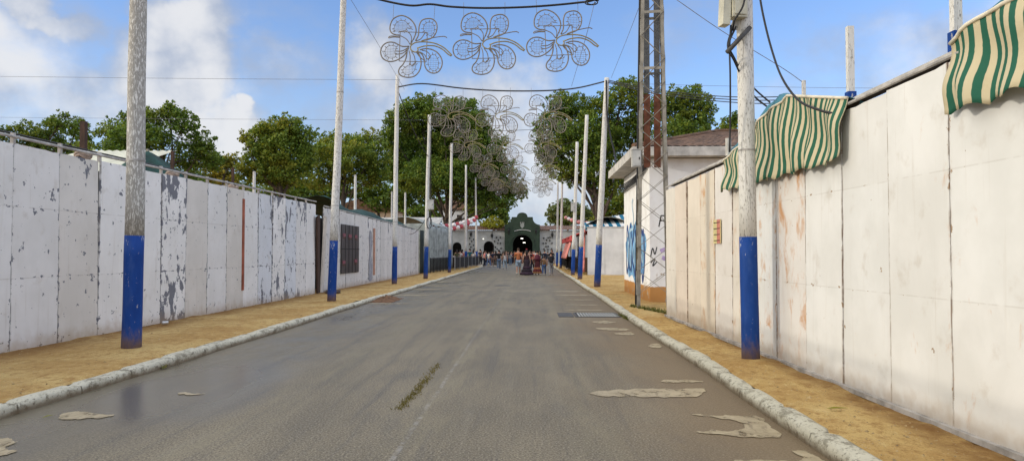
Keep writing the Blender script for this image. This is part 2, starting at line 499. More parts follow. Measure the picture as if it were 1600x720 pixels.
M['asphalt'] = asphalt(); M['sand'] = sand(); M['kerb'] = kerbmat(); M['mud'] = mud(); M['hut'] = hut_mat()
M['stripe_green'] = stripe_mat('green_and_cream_striped_canvas', (0.022, 0.105, 0.070), (0.50, 0.44, 0.30), 0.122, 0.5, 0.02)
M['stripe_fine'] = stripe_mat('fine_green_and_cream_striped_canvas', (0.026, 0.105, 0.068), (0.50, 0.44, 0.30), 0.10, 0.5, 0.035)
M['stripe_blue'] = stripe_mat('blue_and_white_striped_canvas', (0.02, 0.14, 0.24), (0.66, 0.67, 0.67), 0.5, 0.5, 0.02)
M['awning_top'] = varied('faded_teal_canvas', (0.045, 0.16, 0.21), 0.85, 2, 0.2)
M['trim'] = varied('cream_edge_binding', (0.62, 0.57, 0.46), 0.85, 5, 0.15)
M['fascia'] = metal_roof()
M['concrete'] = varied('pale_paving', (0.30, 0.28, 0.25), 0.85, 2, 0.2, bump=0.1)


# ------------------------------------------------------------------ mesh builder
class MB:
    def __init__(self):
        self.v, self.f, self.uv = [], [], {}

    def add(self, vs, fs):
        o = len(self.v)
        self.v += [tuple(v) for v in vs]
        self.f += [tuple(i + o for i in f) for f in fs]

    def box(self, c, s, rot=None, ax=None):
        hx, hy, hz = s[0] / 2, s[1] / 2, s[2] / 2
        vs = [Vector((x, y, z)) for x in (-hx, hx) for y in (-hy, hy) for z in (-hz, hz)]
        if rot is not None:
            m = Euler(rot).to_matrix() if not isinstance(rot, Matrix) else rot
            vs = [m @ v for v in vs]
        c = Vector(c)
        self.add([v + c for v in vs], [(0, 1, 3, 2), (4, 6, 7, 5), (0, 4, 5, 1), (2, 3, 7, 6), (0, 2, 6, 4), (1, 5, 7, 3)])

    def bar(self, a, b, w, h=None, up=(0, 0, 1)):
        a, b = Vector(a), Vector(b); h = h or w
        d = (b - a); L = d.length
        if L < 1e-6: return
        d.normalize(); u = Vector(up)
        if abs(d.dot(u)) > 0.98: u = Vector((0, 1, 0))
        s = d.cross(u).normalized(); t = s.cross(d)
        vs = []
        for q in (a, b):
            for i, j in ((-1, -1), (1, -1), (1, 1), (-1, 1)): vs.append(q + s * (i * w / 2) + t * (j * h / 2))
        self.add(vs, [(3, 2, 1, 0), (4, 5, 6, 7), (0, 1, 5, 4), (1, 2, 6, 5), (2, 3, 7, 6), (3, 0, 4, 7)])

    def tube(self, pts, r, seg=6, closed=False, cap=True):
        pts = [Vector(p) for p in pts]; n = len(pts)
        rs = r if isinstance(r, (list, tuple)) else [r] * n
        o = len(self.v)
        ref = None
        for i in range(n):
            p0 = pts[i - 1] if (i > 0 or closed) else pts[i]
            p1 = pts[(i + 1) % n] if (i < n - 1 or closed) else pts[i]
            d = (p1 - p0)
            d = d.normalized() if d.length > 1e-9 else Vector((0, 0, 1))
            if ref is None:
                ref = Vector((0, 1, 0)) if abs(d.y) < 0.8 else Vector((1, 0, 0))
            s = d.cross(ref)
            if s.length < 1e-6: s = d.orthogonal()
            s.normalize(); t = s.cross(d); ref = t.cross(s) * 0 + t
            ref = t if abs(d.dot(t)) < 0.9 else ref
            # keep ref perpendicular: t is perpendicular to d and s
            for k in range(seg):
                a = 2 * PI * k / seg
                self.v.append(tuple(pts[i] + (s * math.cos(a) + t * math.sin(a)) * rs[i]))
            ref = t
        m = n if closed else n - 1
        for i in range(m):
            i2 = (i + 1) % n
            for k in range(seg):
                k2 = (k + 1) % seg
                self.f.append((o + i * seg + k, o + i * seg + k2, o + i2 * seg + k2, o + i2 * seg + k))
        if cap and not closed:
            self.f.append(tuple(o + k for k in reversed(range(seg))))
            self.f.append(tuple(o + (n - 1) * seg + k for k in range(seg)))

    def lathe(self, prof, seg=16, c=(0, 0, 0), wob=None):
        o = len(self.v); c = Vector(c)
        for j, (r, z) in enumerate(prof):
            for k in range(seg):
                a = 2 * PI * k / seg
                rr = r * (wob(a, z) if wob else 1)
                self.v.append(tuple(c + Vector((rr * math.cos(a), rr * math.sin(a), z))))
        for j in range(len(prof) - 1):
            for k in range(seg):
                k2 = (k + 1) % seg
                self.f.append((o + j * seg + k, o + j * seg + k2, o + (j + 1) * seg + k2, o + (j + 1) * seg + k))
        self.f.append(tuple(o + k for k in reversed(range(seg))))
        self.f.append(tuple(o + (len(prof) - 1) * seg + k for k in range(seg)))

    def grid(self, fn, nu, nv, thick=None, uv=None):
        o = len(self.v)
        for j in range(nv + 1):
            for i in range(nu + 1):
                self.v.append(tuple(fn(i / nu, j / nv)))
                if uv: self.uv[o + j * (nu + 1) + i] = uv(i / nu, j / nv)
        for j in range(nv):
            for i in range(nu):
                a = o + j * (nu + 1) + i
                self.f.append((a, a + 1, a + nu + 2, a + nu + 1))

    def poly(self, pts):
        self.add(pts, [tuple(range(len(pts)))])

    def prism(self, pts, d):
        """closed planar outline pushed along d"""
        n = len(pts); d = Vector(d)
        pts = [Vector(p) for p in pts]
        self.add(pts + [p + d for p in pts],
                 [tuple(range(n)), tuple(range(2 * n - 1, n - 1, -1))] +
                 [((i + 1) % n, i, n + i, n + (i + 1) % n) for i in range(n)])

    def build(self, name, mat, parent=None, origin=None, smooth=False, loc=None, color=None, solidify=None):
        """origin: world point the vertices are made relative to; parent: Empty standing there."""
        vs = self.v
        if origin is not None:
            ox, oy, oz = origin
            vs = [(x - ox, y - oy, z - oz) for x, y, z in vs]
        me = bpy.data.meshes.new(name)
        me.from_pydata(vs, [], self.f)
        if self.uv:
            ul = me.uv_layers.new(name='UVMap')
            for lp in me.loops: ul.data[lp.index].uv = self.uv.get(lp.vertex_index, (0, 0))
        me.materials.append(mat)
        if smooth: me.polygons.foreach_set('use_smooth', [True] * len(me.polygons))
        o = bpy.data.objects.new(name, me)
        COL.objects.link(o)
        if parent is not None: o.parent = parent
        elif origin is not None: o.location = origin
        if loc is not None: o.location = loc
        if color: o.color = (*color, 1)
        if solidify:
            md = o.modifiers.new('thickness', 'SOLIDIFY'); md.thickness = solidify; md.offset = 0
        return o


def catmull(pts, n=6, closed=False):
    pts = [Vector(p) for p in pts]; out = []; N = len(pts)
    rng = range(N) if closed else range(N - 1)
    for i in rng:
        p1, p2 = pts[i], pts[(i + 1) % N]
        p0 = pts[i - 1] if (i > 0 or closed) else p1 * 2 - p2
        p3 = pts[(i + 2) % N] if (i + 2 < N or closed) else p2 * 2 - p1
        for k in range(n):
            t = k / n
            out.append(0.5 * ((2 * p1) + (p2 - p0) * t + (2 * p0 - 5 * p1 + 4 * p2 - p3) * t * t + (3 * p1 - p0 - 3 * p2 + p3) * t ** 3))
    if not closed: out.append(pts[-1])
    return out


def sag(a, b, s, n=18):
    a, b = Vector(a), Vector(b)
    return [a.lerp(b, t / n) - Vector((0, 0, s * 4 * (t / n) * (1 - t / n))) for t in range(n + 1)]


def fbm(x, y, z=0.0, o=4):
    return mn.fractal(Vector((x, y, z)), 1.0, 2.0, o)


# ------------------------------------------------------------------ world + sun
SUN_EL = R(14.0)
PHI = R(16)          # direction the light travels: from +X towards +Y
sun_to = Vector((math.cos(SUN_EL) * math.cos(PHI), math.cos(SUN_EL) * math.sin(PHI), -math.sin(SUN_EL)))
sd = bpy.data.lights.new('sun', 'SUN')
sd.energy = 2.0; sd.angle = R(0.9); sd.color = (1.0, 0.90, 0.75)
so = bpy.data.objects.new('sun', sd); COL.objects.link(so)
so.rotation_euler = sun_to.to_track_quat('-Z', 'Y').to_euler()

world = bpy.data.worlds.new('World'); scene.world = world; world.use_nodes = True
wt = world.node_tree; wt.nodes.clear()


class WB(NB):
    def __init__(self):
        self.nt = wt


w = WB()
wo = w.n('ShaderNodeOutputWorld'); bg = w.n('ShaderNodeBackground')
wt.links.new(bg.outputs[0], wo.inputs[0])
sky = w.n('ShaderNodeTexSky', sky_type='NISHITA')
sky.sun_disc = False
sky.sun_elevation = SUN_EL
sky.sun_rotation = math.atan2(-sun_to.x, -sun_to.y)
sky.air_density = 1.0; sky.dust_density = 0.4; sky.ozone_density = 2.0
FILL_COOL = (12.5, 13.3, 15.0); FILL_WARM = (24.0, 21.8, 17.5)
CLOUD_HI = (7.9, 7.9, 8.0); CLOUD_LO = (3.9, 4.5, 5.7); SKYMUL = (1.82, 1.93, 2.42)
dirv = w.coord('Generated')
nz1 = w.math('ADD', w.math('MULTIPLY', w.noise(w.sc(dirv, (1, 1, 1.7)), 7.0, 8, 0.6, 0.2), 0.7), w.math('MULTIPLY', w.noise(w.sc(dirv, (1, 1, 1.5)), 19.0, 6, 0.6), 0.3))
warp = w.vmath('MULTIPLY', w.vmath('SUBTRACT', w.noise(dirv, 9.0, 5, 0.55, 0, True), (0.5, 0.5, 0.5)), (0.11, 0.11, 0.11))
wd = w.vmath('ADD', dirv, warp)
dens = None
# cumulus banks: direction (through the view), half-width, half-height in radians, weight
CL = [(275, 95, 0.085, 0.115, 1.0), (70, 25, 0.05, 0.03, 0.95), (125, 52, 0.05, 0.022, 0.8), (60, 80, 0.12, 0.06, 0.6), (160, 135, 0.26, 0.055, 0.64), (20, 170, 0.2, 0.05, 0.5), (440, 105, 0.08, 0.05, 0.5), (180, 60, 0.12, 0.05, 0.5), (345, 190, 0.07, 0.045, 1.0), (385, 165, 0.025, 0.018, 1.1), (265, 40, 0.065, 0.05, 1.15),
      (590, 100, 0.06, 0.085, 0.98), (600, 190, 0.13, 0.06, 0.75), (490, 165, 0.1, 0.03, 0.35), (760, 190, 0.13, 0.10, 0.8), (830, 250, 0.16, 0.11, 0.75), (960, 90, 0.10, 0.05, 0.2),
      (1390, 100, 0.17, 0.08, 0.5), (1560, 60, 0.12, 0.07, 0.6), (1060, 55, 0.10, 0.05, 0.35), (1250, 140, 0.16, 0.03, 0.35), (420, 40, 0.12, 0.05, 0.2),
      (-300, 60, 0.3, 0.12, 0.8), (1900, 60, 0.3, 0.12, 0.7)]
for px, py, rx, rz, wgt in CL:
    c = ray(px, py)
    q = w.vmath('LENGTH', w.vmath('MULTIPLY', w.vmath('SUBTRACT', wd, tuple(c)), (1 / rx, 1 / rx, 1 / rz)))
    bl = w.step(q, 0.35, 1.35, wgt, 0.0)
    dens = bl if dens is None else w.math('MAXIMUM', dens, bl)
zc = w.xyz(dirv)[2]
edge = w.math('ADD', dens, w.math('MULTIPLY', w.math('SUBTRACT', nz1, 0.5), 1.5))
# added bright fill in unseen sky behind and above, warmest round the low sun
nb = w.noise(w.sc(dirv, (1, 1, 1.6)), 2.4, 6, 0.55)
behind_m = w.step(w.xyz(dirv)[1], 0.40, 0.72, 1.0, 0.0)
over_m = w.step(zc, 0.36, 0.60)
fill_m = w.math('MAXIMUM', behind_m, over_m)
sunward = w.step(w.math('MULTIPLY', w.xyz(dirv)[0], -1.0), -0.25, 0.95)
fill_c = w.mix(sunward, FILL_COOL, FILL_WARM)
fill_c = w.mix(w.step(nb, 0.38, 0.66), w.mix(1.0, fill_c, (0.55, 0.60, 0.70), 'MULTIPLY'), fill_c)
cmask = w.step(edge, 0.12, 0.92)
shade = w.noise(w.vmath('ADD', dirv, (0.03, 0, 0.05)), 9.0, 5, 0.55)
cc = w.mix(w.step(w.math('ADD', shade, w.math('MULTIPLY', dens, 0.30)), 0.56, 0.88), CLOUD_LO, CLOUD_HI)
skyc = w.mix(1.0, sky.outputs[0], SKYMUL, 'MULTIPLY')
haze_m = w.step(zc, 0.0, 0.26, 0.75, 0.0)
skyc = w.mix(haze_m, skyc, (4.3, 5.7, 7.8))
fin = w.mix(w.math('MULTIPLY', cmask, 0.92), skyc, cc)
fin = w.mix(fill_m, fin, fill_c)
wt.links.new(fin, bg.inputs['Color'])
bg.inputs['Strength'].default_value = 0.15

vs = scene.view_settings
scene.display_settings.display_device = 'sRGB'
vs.view_transform = 'Standard'; vs.look = 'None'; vs.gamma = 1.0; vs.use_curve_mapping = False
vs.exposure = -0.5

# ------------------------------------------------------------------ ground, road, kerbs
RL, RR = -4.94, 2.23       # road edges
ZP = 0.13                  # pavement level
g = MB(); g.poly([(-2500, -800, -0.06), (2500, -800, -0.06), (2500, 3500, -0.06), (-2500, 3500, -0.06)])
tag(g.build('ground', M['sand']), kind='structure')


def kerb_dx(y):
    return 0.045 * fbm(y * 0.16, 3.3) + 0.015 * fbm(y * 0.9, 8.1)


road = MB()
ys = [-10 + 0.5 * i for i in range(int(105 / 0.5) + 1)]


def road_fn(u, v):
    y = -10 + 105 * v
    xl, xr = RL - 0.10, RR + 0.10
    if y > 78: xl -= min(20, (y - 78) * 4)
    return (xl + (xr - xl) * u, y, 0.0)


road.grid(road_fn, 24, 210)
tag(road.build('road', M['asphalt']), kind='structure')

kprof = [(-0.006, -0.05), (0.0, 0.06), (0.010, 0.094), (0.032, 0.112), (0.09, 0.119), (0.15, 0.119), (0.185, 0.108), (0.19, -0.05)]


def kerb_strip(name, x0, sgn, y0, y1, bend=False):
    m = MB(); n = int((y1 - y0) / 0.125)
    o = 0
    for i in range(n + 1):
        y = y0 + (y1 - y0) * i / n
        k = math.floor(y)
        jog = 0.024 * math.sin(k * 12.9) ; hz = 0.012 * math.sin(k * 7.7)
        dxx = kerb_dx(y + sgn * 50)
        end = max(0.0, y - 76) if bend else 0
        near = abs(y - k)
        sq = 0.022 if min(near, 1 - near) < 0.03 else 0.0
        for (px, pz) in kprof:
            nn = 0.006 * fbm(y * 2.3, px * 6 + sgn, pz * 6)
            m.v.append((x0 + sgn * (px + jog * 0.6 + nn) + dxx - end * end * 0.22, y, pz + hz + nn * 0.7 - (sq if pz > 0.1 else 0)))
    L = len(kprof)
    for i in range(n):
        for j in range(L - 1):
            a = i * L + j
            m.f.append((a, a + 1, a + L + 1, a + L) if sgn < 0 else (a, a + L, a + L + 1, a + 1))
    return tag(m.build(name, M['kerb'], smooth=True), kind='structure')


kerb_strip('kerb', RL, -1, -9, 82, True)
kerb_strip('kerb', RR, 1, -9, 94)


def pave(name, xs, y0, y1, dy, sgn):
    m = MB(); n = int((y1 - y0) / dy); L = len(xs)
    for i in range(n + 1):
        y = y0 + (y1 - y0) * i / n
        for j, x in enumerate(xs):
            xx = x
            if j == 0: xx = x + kerb_dx(y + sgn * 50)
            e = 1.0 if j > 1 else 0.3
            drop = (0.028, 0.018, 0.006)[j] if j < 3 else 0.0
            z = ZP - drop + e * (0.020 * fbm(x * 0.9, y * 0.9) + 0.011 * fbm(x * 4, y * 4, 2.0))
            for (bx, by, br, bh) in MOUNDS:
                d2 = ((x - bx) ** 2 + (y - by) ** 2) / (br * br)
                if d2 < 6: z += bh * math.exp(-d2)
            m.v.append((xx, y, z))
    for i in range(n):
        for j in range(L - 1):
            a = i * L + j
            m.f.append((a, a + 1, a + L + 1, a + L) if sgn > 0 else (a, a + L, a + L + 1, a + 1))
    return tag(m.build(name, M['sand'], smooth=True), kind='structure')


MOUNDS = [(-5.76, 10.6, 0.42, 0.06), (-5.4, 21.5, 0.5, 0.04), (-5.66, 20.9, 0.35, 0.05), (2.86, 9.55, 0.35, 0.045), (3.05, 19, 0.7, 0.05),
          (-7.4, 12, 0.3, 0.02), (-7.35, 16, 0.4, 0.03), (3.25, 8, 0.25, 0.03), (3.1, 13, 0.3, 0.04), (-5.9, 32, 0.4, 0.05)]
xl_ = [RL - 0.165, RL - 0.20] + [RL - 0.24 - 0.12 * i for i in range(23)] + [-8.4, -10, -14, -30, -60]
xr_ = [RR + 0.165, RR + 0.20] + [RR + 0.24 + 0.12 * i for i in range(16)] + [4.4, 5, 6, 8, 12, 20, 60]
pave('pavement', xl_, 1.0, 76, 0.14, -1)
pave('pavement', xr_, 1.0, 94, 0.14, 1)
# paved apron in front of the gate, one step up
ap = MB()
ap.box((-12, 108.5, 0.03), (90, 27, 0.14))
tag(ap.build('gate_apron', M['concrete']), kind='structure')

# pale mud patches in the gutters (sheets of settled mud 4 mm above the asphalt)
def mud_patch(pts, label):
    p3 = [G(px, py, 0.006) for px, py in pts]
    p3 = catmull(p3, 9, True)
    out = []
    for p in p3:
        out.append((p.x + 0.03 * fbm(p.x * 9, p.y * 9), p.y + 0.09 * fbm(p.x * 7, p.y * 7, 3), 0.006))
    m = MB(); m.poly(out)
    c = sum((Vector(o) for o in out), Vector()) / len(out)
    ob = m.build('mud_patch', M['mud'], origin=(c.x, c.y, 0.006))
    ob.location.z = 0.006
    return tag(ob, kind='structure')


mud_patch([(920, 614), (945, 610), (1010, 607), (1095, 607), (1098, 614), (1080, 620), (1000, 619), (940, 618)], '')
mud_patch([(1083, 648), (1140, 649), (1185, 650), (1200, 662), (1218, 680), (1170, 682), (1085, 673), (1150, 672), (1163, 663), (1140, 655)], '')
mud_patch([(1150, 720), (1180, 715), (1240, 720), (1252, 712), (1240, 704), (1262, 706), (1290, 722), (1260, 735), (1180, 730)], '')
mud_patch([(90, 650), (108, 644), (125, 643), (172, 647), (165, 651), (120, 654)], '')
mud_patch([(-40, 690), (5, 686), (30, 688), (10, 696), (20, 704), (0, 712), (-40, 716)], '')
mud_patch([(275, 614), (300, 613), (320, 614), (300, 617)], '')
mud_patch([(1030, 595), (1060, 593), (1100, 595), (1060, 597)], '')
mud_patch([(932, 512), (960, 512), (982, 514), (975, 516), (940, 515)], '')
mud_patch([(1013, 540), (1025, 536), (1035, 541), (1022, 543)], '')
mud_patch([(925, 502), (945, 501), (962, 503), (940, 505)], '')
mud_patch([(960, 520), (985, 519), (990, 522), (970, 523)], '')
for k, (a, b_, yy) in enumerate([(620, 690, 452), (600, 672, 461), (640, 700, 446), (560, 640, 474), (880, 930, 468), (868, 925, 461), (876, 940, 476), (860, 910, 455), (880, 945, 484), (650, 705, 440)]):
    mud_patch([(a, yy), ((a + b_) / 2, yy - 0.6), (b_, yy - 0.2), (b_ - 8, yy + 0.5), ((a + b_) / 2, yy + 0.6)], '')

# ------------------------------------------------------------------ drain, manhole, litter
def flat_thing(name, label, cat, c):
    return thing(name, label, cat, (c.x, c.y, 0.0))


c = G(925, 492, 0)
t = flat_thing('drain_grate', 'slotted iron storm drain grate in the road by the right kerb', 'drain', c)
m = MB(); x0, x1 = -0.42, 0.62; y0, y1 = -0.6, 0.6
m.box((0.1, y0, 0.004), (x1 - x0, 0.05, 0.02)); m.box((0.1, y1, 0.004), (x1 - x0, 0.05, 0.02))
for x in (x0, x1): m.box((x, 0, 0.004), (0.05, y1 - y0 - 0.05, 0.02))
m.build('frame', M['cast_iron'], t)
m = MB()
for i in range(14): m.box((x0 + 0.09 + i * 0.072, 0, 0.005), (0.035, 1.14, 0.014))
m.build('grille', M['greybox'], t)
m = MB(); m.box((0.1, 0, 0.003), (x1 - x0 - 0.06, 1.14, 0.003)); m.build('pit', M['dark'], t)
m = MB(); m.box((-0.66, 0, 0.005), (0.36, 1.2, 0.012)); m.build('cover_plate', M['cast_iron'], t)
for (px, py, r, lab) in ((785, 446, 0.33, 'round iron manhole cover in the middle of the road'), (766, 449, 0.0, None)):
    if not lab: continue
    c = G(px, py, 0)
    t = flat_thing('manhole_cover', lab, 'manhole', c)
    m = MB(); m.lathe([(r + 0.06, 0.0), (r + 0.06, 0.006), (r + 0.01, 0.006), (r + 0.01, 0.0)], 28); m.build('rim', M['cast_iron'], t)
    m = MB(); m.lathe([(r, 0.001), (r, 0.007), (r * 0.6, 0.009), (0.02, 0.008)], 28); m.build('lid', M['cast_iron'], t)
c = G(258, 507, ZP)
m = MB(); m.tube([(-0.06, 0, 0), (-0.055, 0, 0), (0.05, 0.02, 0), (0.06, 0.02, 0)], [0.025, 0.033, 0.033, 0.026], 12)
o = m.build('drink_can', M['tin'], origin=None); o.location = (c.x, c.y, ZP + 0.04); o.rotation_euler = (0, 0, 0.6)
tag(o, 'small crushed tin can lying on the sand by the left wall', 'can')
# scrapings heap at the left kerb by the second pole
c = G(600, 470, 0)
m = MB()
m.grid(lambda u, v: (c.x - 0.35 + 0.75 * u, c.y - 0.8 + 2.2 * v, 0.004 + max(0, (0.14 * math.sin(PI * u) * math.sin(PI * v)) * (1 + 0.7 * fbm(u * 5, v * 7))) ), 16, 26)
tag(m.build('dirt_heap', varied('damp_red_earth', (0.15, 0.075, 0.035), 0.95, 8, 0.5, bump=0.6), smooth=True), kind='structure')
# moss and weeds
def blades(name, mat, pts, n, h, label, seed):
    r = random.Random(seed); m = MB()
    for _ in range(n):
        i = r.randrange(len(pts) - 1); a, b_ = Vector(pts[i]), Vector(pts[i + 1])
        p = a.lerp(b_, r.random()) + Vector((r.gauss(0, 0.032), r.gauss(0, 0.05), 0))
        an = r.random() * 2 * PI; hh = h * r.uniform(0.4, 1.2); wd_ = hh * 0.3
        s = Vector((math.cos(an), math.sin(an), 0)) * wd_
        t_ = Vector((r.gauss(0, 0.5) * hh, r.gauss(0, 0.5) * hh, hh))
        m.add([p - s, p + s, p + t_], [(0, 1, 2)])
    o = m.build(name, mat); return tag(o, label, 'weeds', kind='stuff')


M['moss'] = leaf_mat('dry_moss', (0.10, 0.085, 0.02), (0.20, 0.17, 0.055), (0.24, 0.19, 0.07), 0.6)
M['weed'] = leaf_mat('weed_leaves', (0.08, 0.09, 0.025), (0.18, 0.18, 0.05), (0.26, 0.20, 0.07), 0.6)
blades('moss', M['moss'], [G(x, y, 0.003) for x, y in ((622, 640), (640, 622), (655, 606), (668, 590), (685, 568))], 1000, 0.020, 'dry yellow green moss growing along a crack in the road', 3)
blades('weeds', M['weed'], [G(x, y, ZP) for x, y in ((985, 480), (1010, 484), (1040, 489), (1060, 500))], 260, 0.10, 'low weeds around the foot of the lattice tower', 4)
blades('weeds', M['weed'], [G(x, y, 0.01) for x, y in ((972, 493), (983, 500))], 160, 0.07, 'weed tuft in the right gutter by the drain', 5)
blades('weeds', M['weed'], [G(x, y, 0.01) for x, y in ((247, 576), (254, 573))], 60, 0.05, 'dark weed tuft in the left gutter', 6)
blades('weeds', M['weed'], [G(x, y, ZP) for x, y in ((1110, 515), (1135, 528), (1160, 540))], 200, 0.05, 'thin weeds along the foot of the right wall', 8)
rp = random.Random(77); m = MB()
for _ in range(1500):
    if rp.random() < 0.5: x, y = rp.uniform(RL - 2.4, RL - 0.22), 2 + 26 * rp.random() ** 1.5
    else: x, y = rp.uniform(RR + 0.22, RR + 1.1), 2 + 26 * rp.random() ** 1.5
    q_ = rp.uniform(0.005, 0.016) * (1.6 if rp.random() < 0.08 else 1); z = ZP + 0.020 * fbm(x * 0.9, y * 0.9) + 0.011 * fbm(x * 4, y * 4, 2.0)
    m.add([(x + q_ * rp.uniform(-1.4, -0.6), y, z), (x + q_ * rp.uniform(0.6, 1.4), y + q_ * 0.3, z), (x, y - q_, z), (x, y + q_ * 1.1, z), (x + q_ * 0.2, y, z + q_ * rp.uniform(0.5, 0.9)), (x, y, z - q_ * 0.4)],
          [(0, 2, 4), (2, 1, 4), (1, 3, 4), (3, 0, 4), (2, 0, 5), (1, 2, 5), (3, 1, 5), (0, 3, 5)])
tag(m.build('pebbles', varied('earth_clods', (0.36, 0.26, 0.13), 0.95, 9, 0.5)), 'scattered clods and pebbles on the sand strips', 'pebbles', kind='stuff')
c = G(1308, 643, ZP)
m = MB(); m.add([(-0.09, 0, 0), (-0.02, 0.018, 0.012), (0.10, 0.01, 0.004), (-0.01, -0.015, 0.01)], [(0, 1, 2, 3)])
o = m.build('fallen_leaf', M['leaf_yellow'], solidify=0.002); o.location = (c.x, c.y, ZP + 0.03); tag(o, 'long yellow green leaf lying on the right sand strip', 'leaf')
c = G(74, 652, 0.0)
m = MB(); m.add([(-0.02, -0.05, 0), (0.0, 0.0, 0.012), (0.02, 0.06, 0.004), (0.012, -0.01, 0.008)], [(0, 1, 2, 3)])
o = m.build('fallen_leaf', M['leaf_yellow'], solidify=0.002); o.location = (c.x, c.y, 0.01); tag(o, 'small bright yellow leaf on the road by the left kerb', 'leaf')

# ------------------------------------------------------------------ walls of boards
def panel_mesh(wd_, h, th, jag, seed):
    r = random.Random(seed); m = MB()
    nu, nv = 6, 10
    x = th / 2
    top = [h + r.gauss(0, jag) for _ in range(nu + 1)]
    o = 0
    for s in (1, -1):
        for j in range(nv + 1):
            for i in range(nu + 1):
                z = (top[i] if j == nv else h) * j / nv
                bow = 0.006 * math.sin(PI * i / nu) * r.uniform(-1, 1) * 0.5
                m.v.append((s * x + bow, wd_ * i / nu, z))
    K = (nu + 1) * (nv + 1)
    for j in range(nv):
        for i in range(nu):
            a = j * (nu + 1) + i
            m.f.append((a, a + 1, a + nu + 2, a + nu + 1))
            b_ = K + a
            m.f.append((b_, b_ + nu + 1, b_ + nu + 2, b_ + 1))
    for i in range(nu):
        a = nv * (nu + 1) + i
        m.f.append((a, a + 1, K + a + 1, K + a)); m.f.append((i + 1, i, K + i, K + i + 1))
    for j in range(nv):
        a = j * (nu + 1); m.f.append((a, a + nu + 1, K + a + nu + 1, K + a))
        a += nu; m.f.append((a + nu + 1, a, K + a, K + a + nu + 1))
    return m


def board_wall(name, label, p0, rz, spec, mat, side, seed, back=True):
    """spec: list of (width, height, paint, peel, rust); boards run along local +Y from p0."""
    r = random.Random(seed)
    t = thing(name, label, 'wall', p0, rz)
    y = 0.0
    pans = []
    for k, (wd_, h, paint, peel, rust) in enumerate(spec):
        gap = 0.012
        m = panel_mesh(wd_ - gap, h, 0.035, 0.006, seed * 100 + k)
        o = m.build('panel', mat, t, color=paint)
        o.location = (r.uniform(-0.008, 0.008), y, 0.0)
        o.rotation_euler = (r.gauss(0, 0.0015), r.gauss(0, 0.004), 0)
        o['w'] = wd_ - gap; o['peel'] = peel; o['rust'] = rust
        pans.append(o)
        y += wd_
    if back:
        m = MB(); hm = min(s[1] for s in spec) - 0.06
        m.box((-side * 0.06, y / 2, hm / 2 + 0.01), (0.03, y - 0.03, hm - 0.02))
        m.build('backing', M['dark'], t)
    return t, pans, y


WHITE = (0.79, 0.78, 0.77)
WARM = (0.71, 0.715, 0.71)
def wv(c, r, a=0.05):
    k = 1 + r.uniform(-a, a); return tuple(min(0.84, x * k) for x in c)


rr = random.Random(21)
PW = 1.06
YL0 = 10.35 - PW * 16
peel_l = {0: 0.28, 1: 0.55, 2: 0.35, 3: 0.25, 4: 1.0, 5: 0.2, 6: 0.2, 7: 0.15, 8: 0.3, 9: 0.65, 10: 0.85, 11: 0.8, 12: 0.7, 13: 0.3}
spec = []
for k in range(-16, 14):
    h = 2.98 + 0.006 * k
    c_ = wv(WHITE, rr)
    if k in (5, 7, 1): c_ = (0.69, 0.66, 0.62)
    if k in (9, 11): c_ = (0.70, 0.725, 0.77)
    spec.append((PW, h, c_, peel_l.get(k, 0.4), 0.05 if k != 1 else 0.25))
XW = -7.45
wl, wl_p, Lw = board_wall('board_wall', 'long wall of peeling white boards on the left with pipe rail on top', (XW, YL0, ZP), 0, spec, M['panel_cool'], 1, 3)
m = MB()
m.tube([(0.03, 0, 3.02), (0.03, 18, 3.08), (0.03, Lw, 3.16)], 0.022, 8)
m.build('top_rail', M['rail'], wl)
for k in range(30):
    m = MB(); m.box((0.0, k * PW, 2.99 + 0.004 * k), (0.05, 0.05, 0.16)); m.build('rail_bracket', M['rail'], wl)
m = MB(); m.tube([(-0.10, 0, 3.11), (-0.10, 18, 3.15), (-0.10, Lw, 3.19)], 0.014, 6); m.build('dark_cable', M['black'], wl)
# rust red batten on the eighth board
m = MB(); y_ = (16 + 8) * PW - 0.06; m.box((0.035, y_, 1.62), (0.03, 0.11, 2.35)); m.build('red_batten', varied('red_lead_paint', (0.30, 0.085, 0.045), 0.8, 4, 0.3), wl)

# brown posts tied to the back of the left wall
def tied_post(px, ytop, ybase, lab, wpx, first=None):
    Y = 7.72 * F / (VPX - px)
    top = A(px, ytop, Y); zt = top.z
    t = thing('brown_post', lab, 'post', (-7.72, Y, ZP), 0, 'brown posts behind the left wall')
    wd_ = wpx * Y / F
    m = MB(); m.box((0, 0, (zt - ZP) / 2), (wd_, wd_, zt - ZP)); m.build('shaft', M['brownwood'], t)
    for q in range(2):
        m = MB(); pts = [(0.12 * math.cos(a), 0.12 * math.sin(a) , 3.06 + 0.05 * q + 0.03 * math.sin(3 * a)) for a in np.linspace(0, 2 * PI, 14)[:-1]]
        m.tube(pts, 0.025 + 0.008 * q, 6, closed=True); m.build('cloth_tie', M['cloth_tie'], t)


VPX = 830
tied_post(117, 190, 236, 'dark brown post above the left wall left of the nearest pole', 8)
tied_post(261, 236, 262, 'weathered brown post above the left wall by the green tent', 4.5)
tied_post(358, 262, 280, 'short brown post above the left wall below the third tree', 3.5)

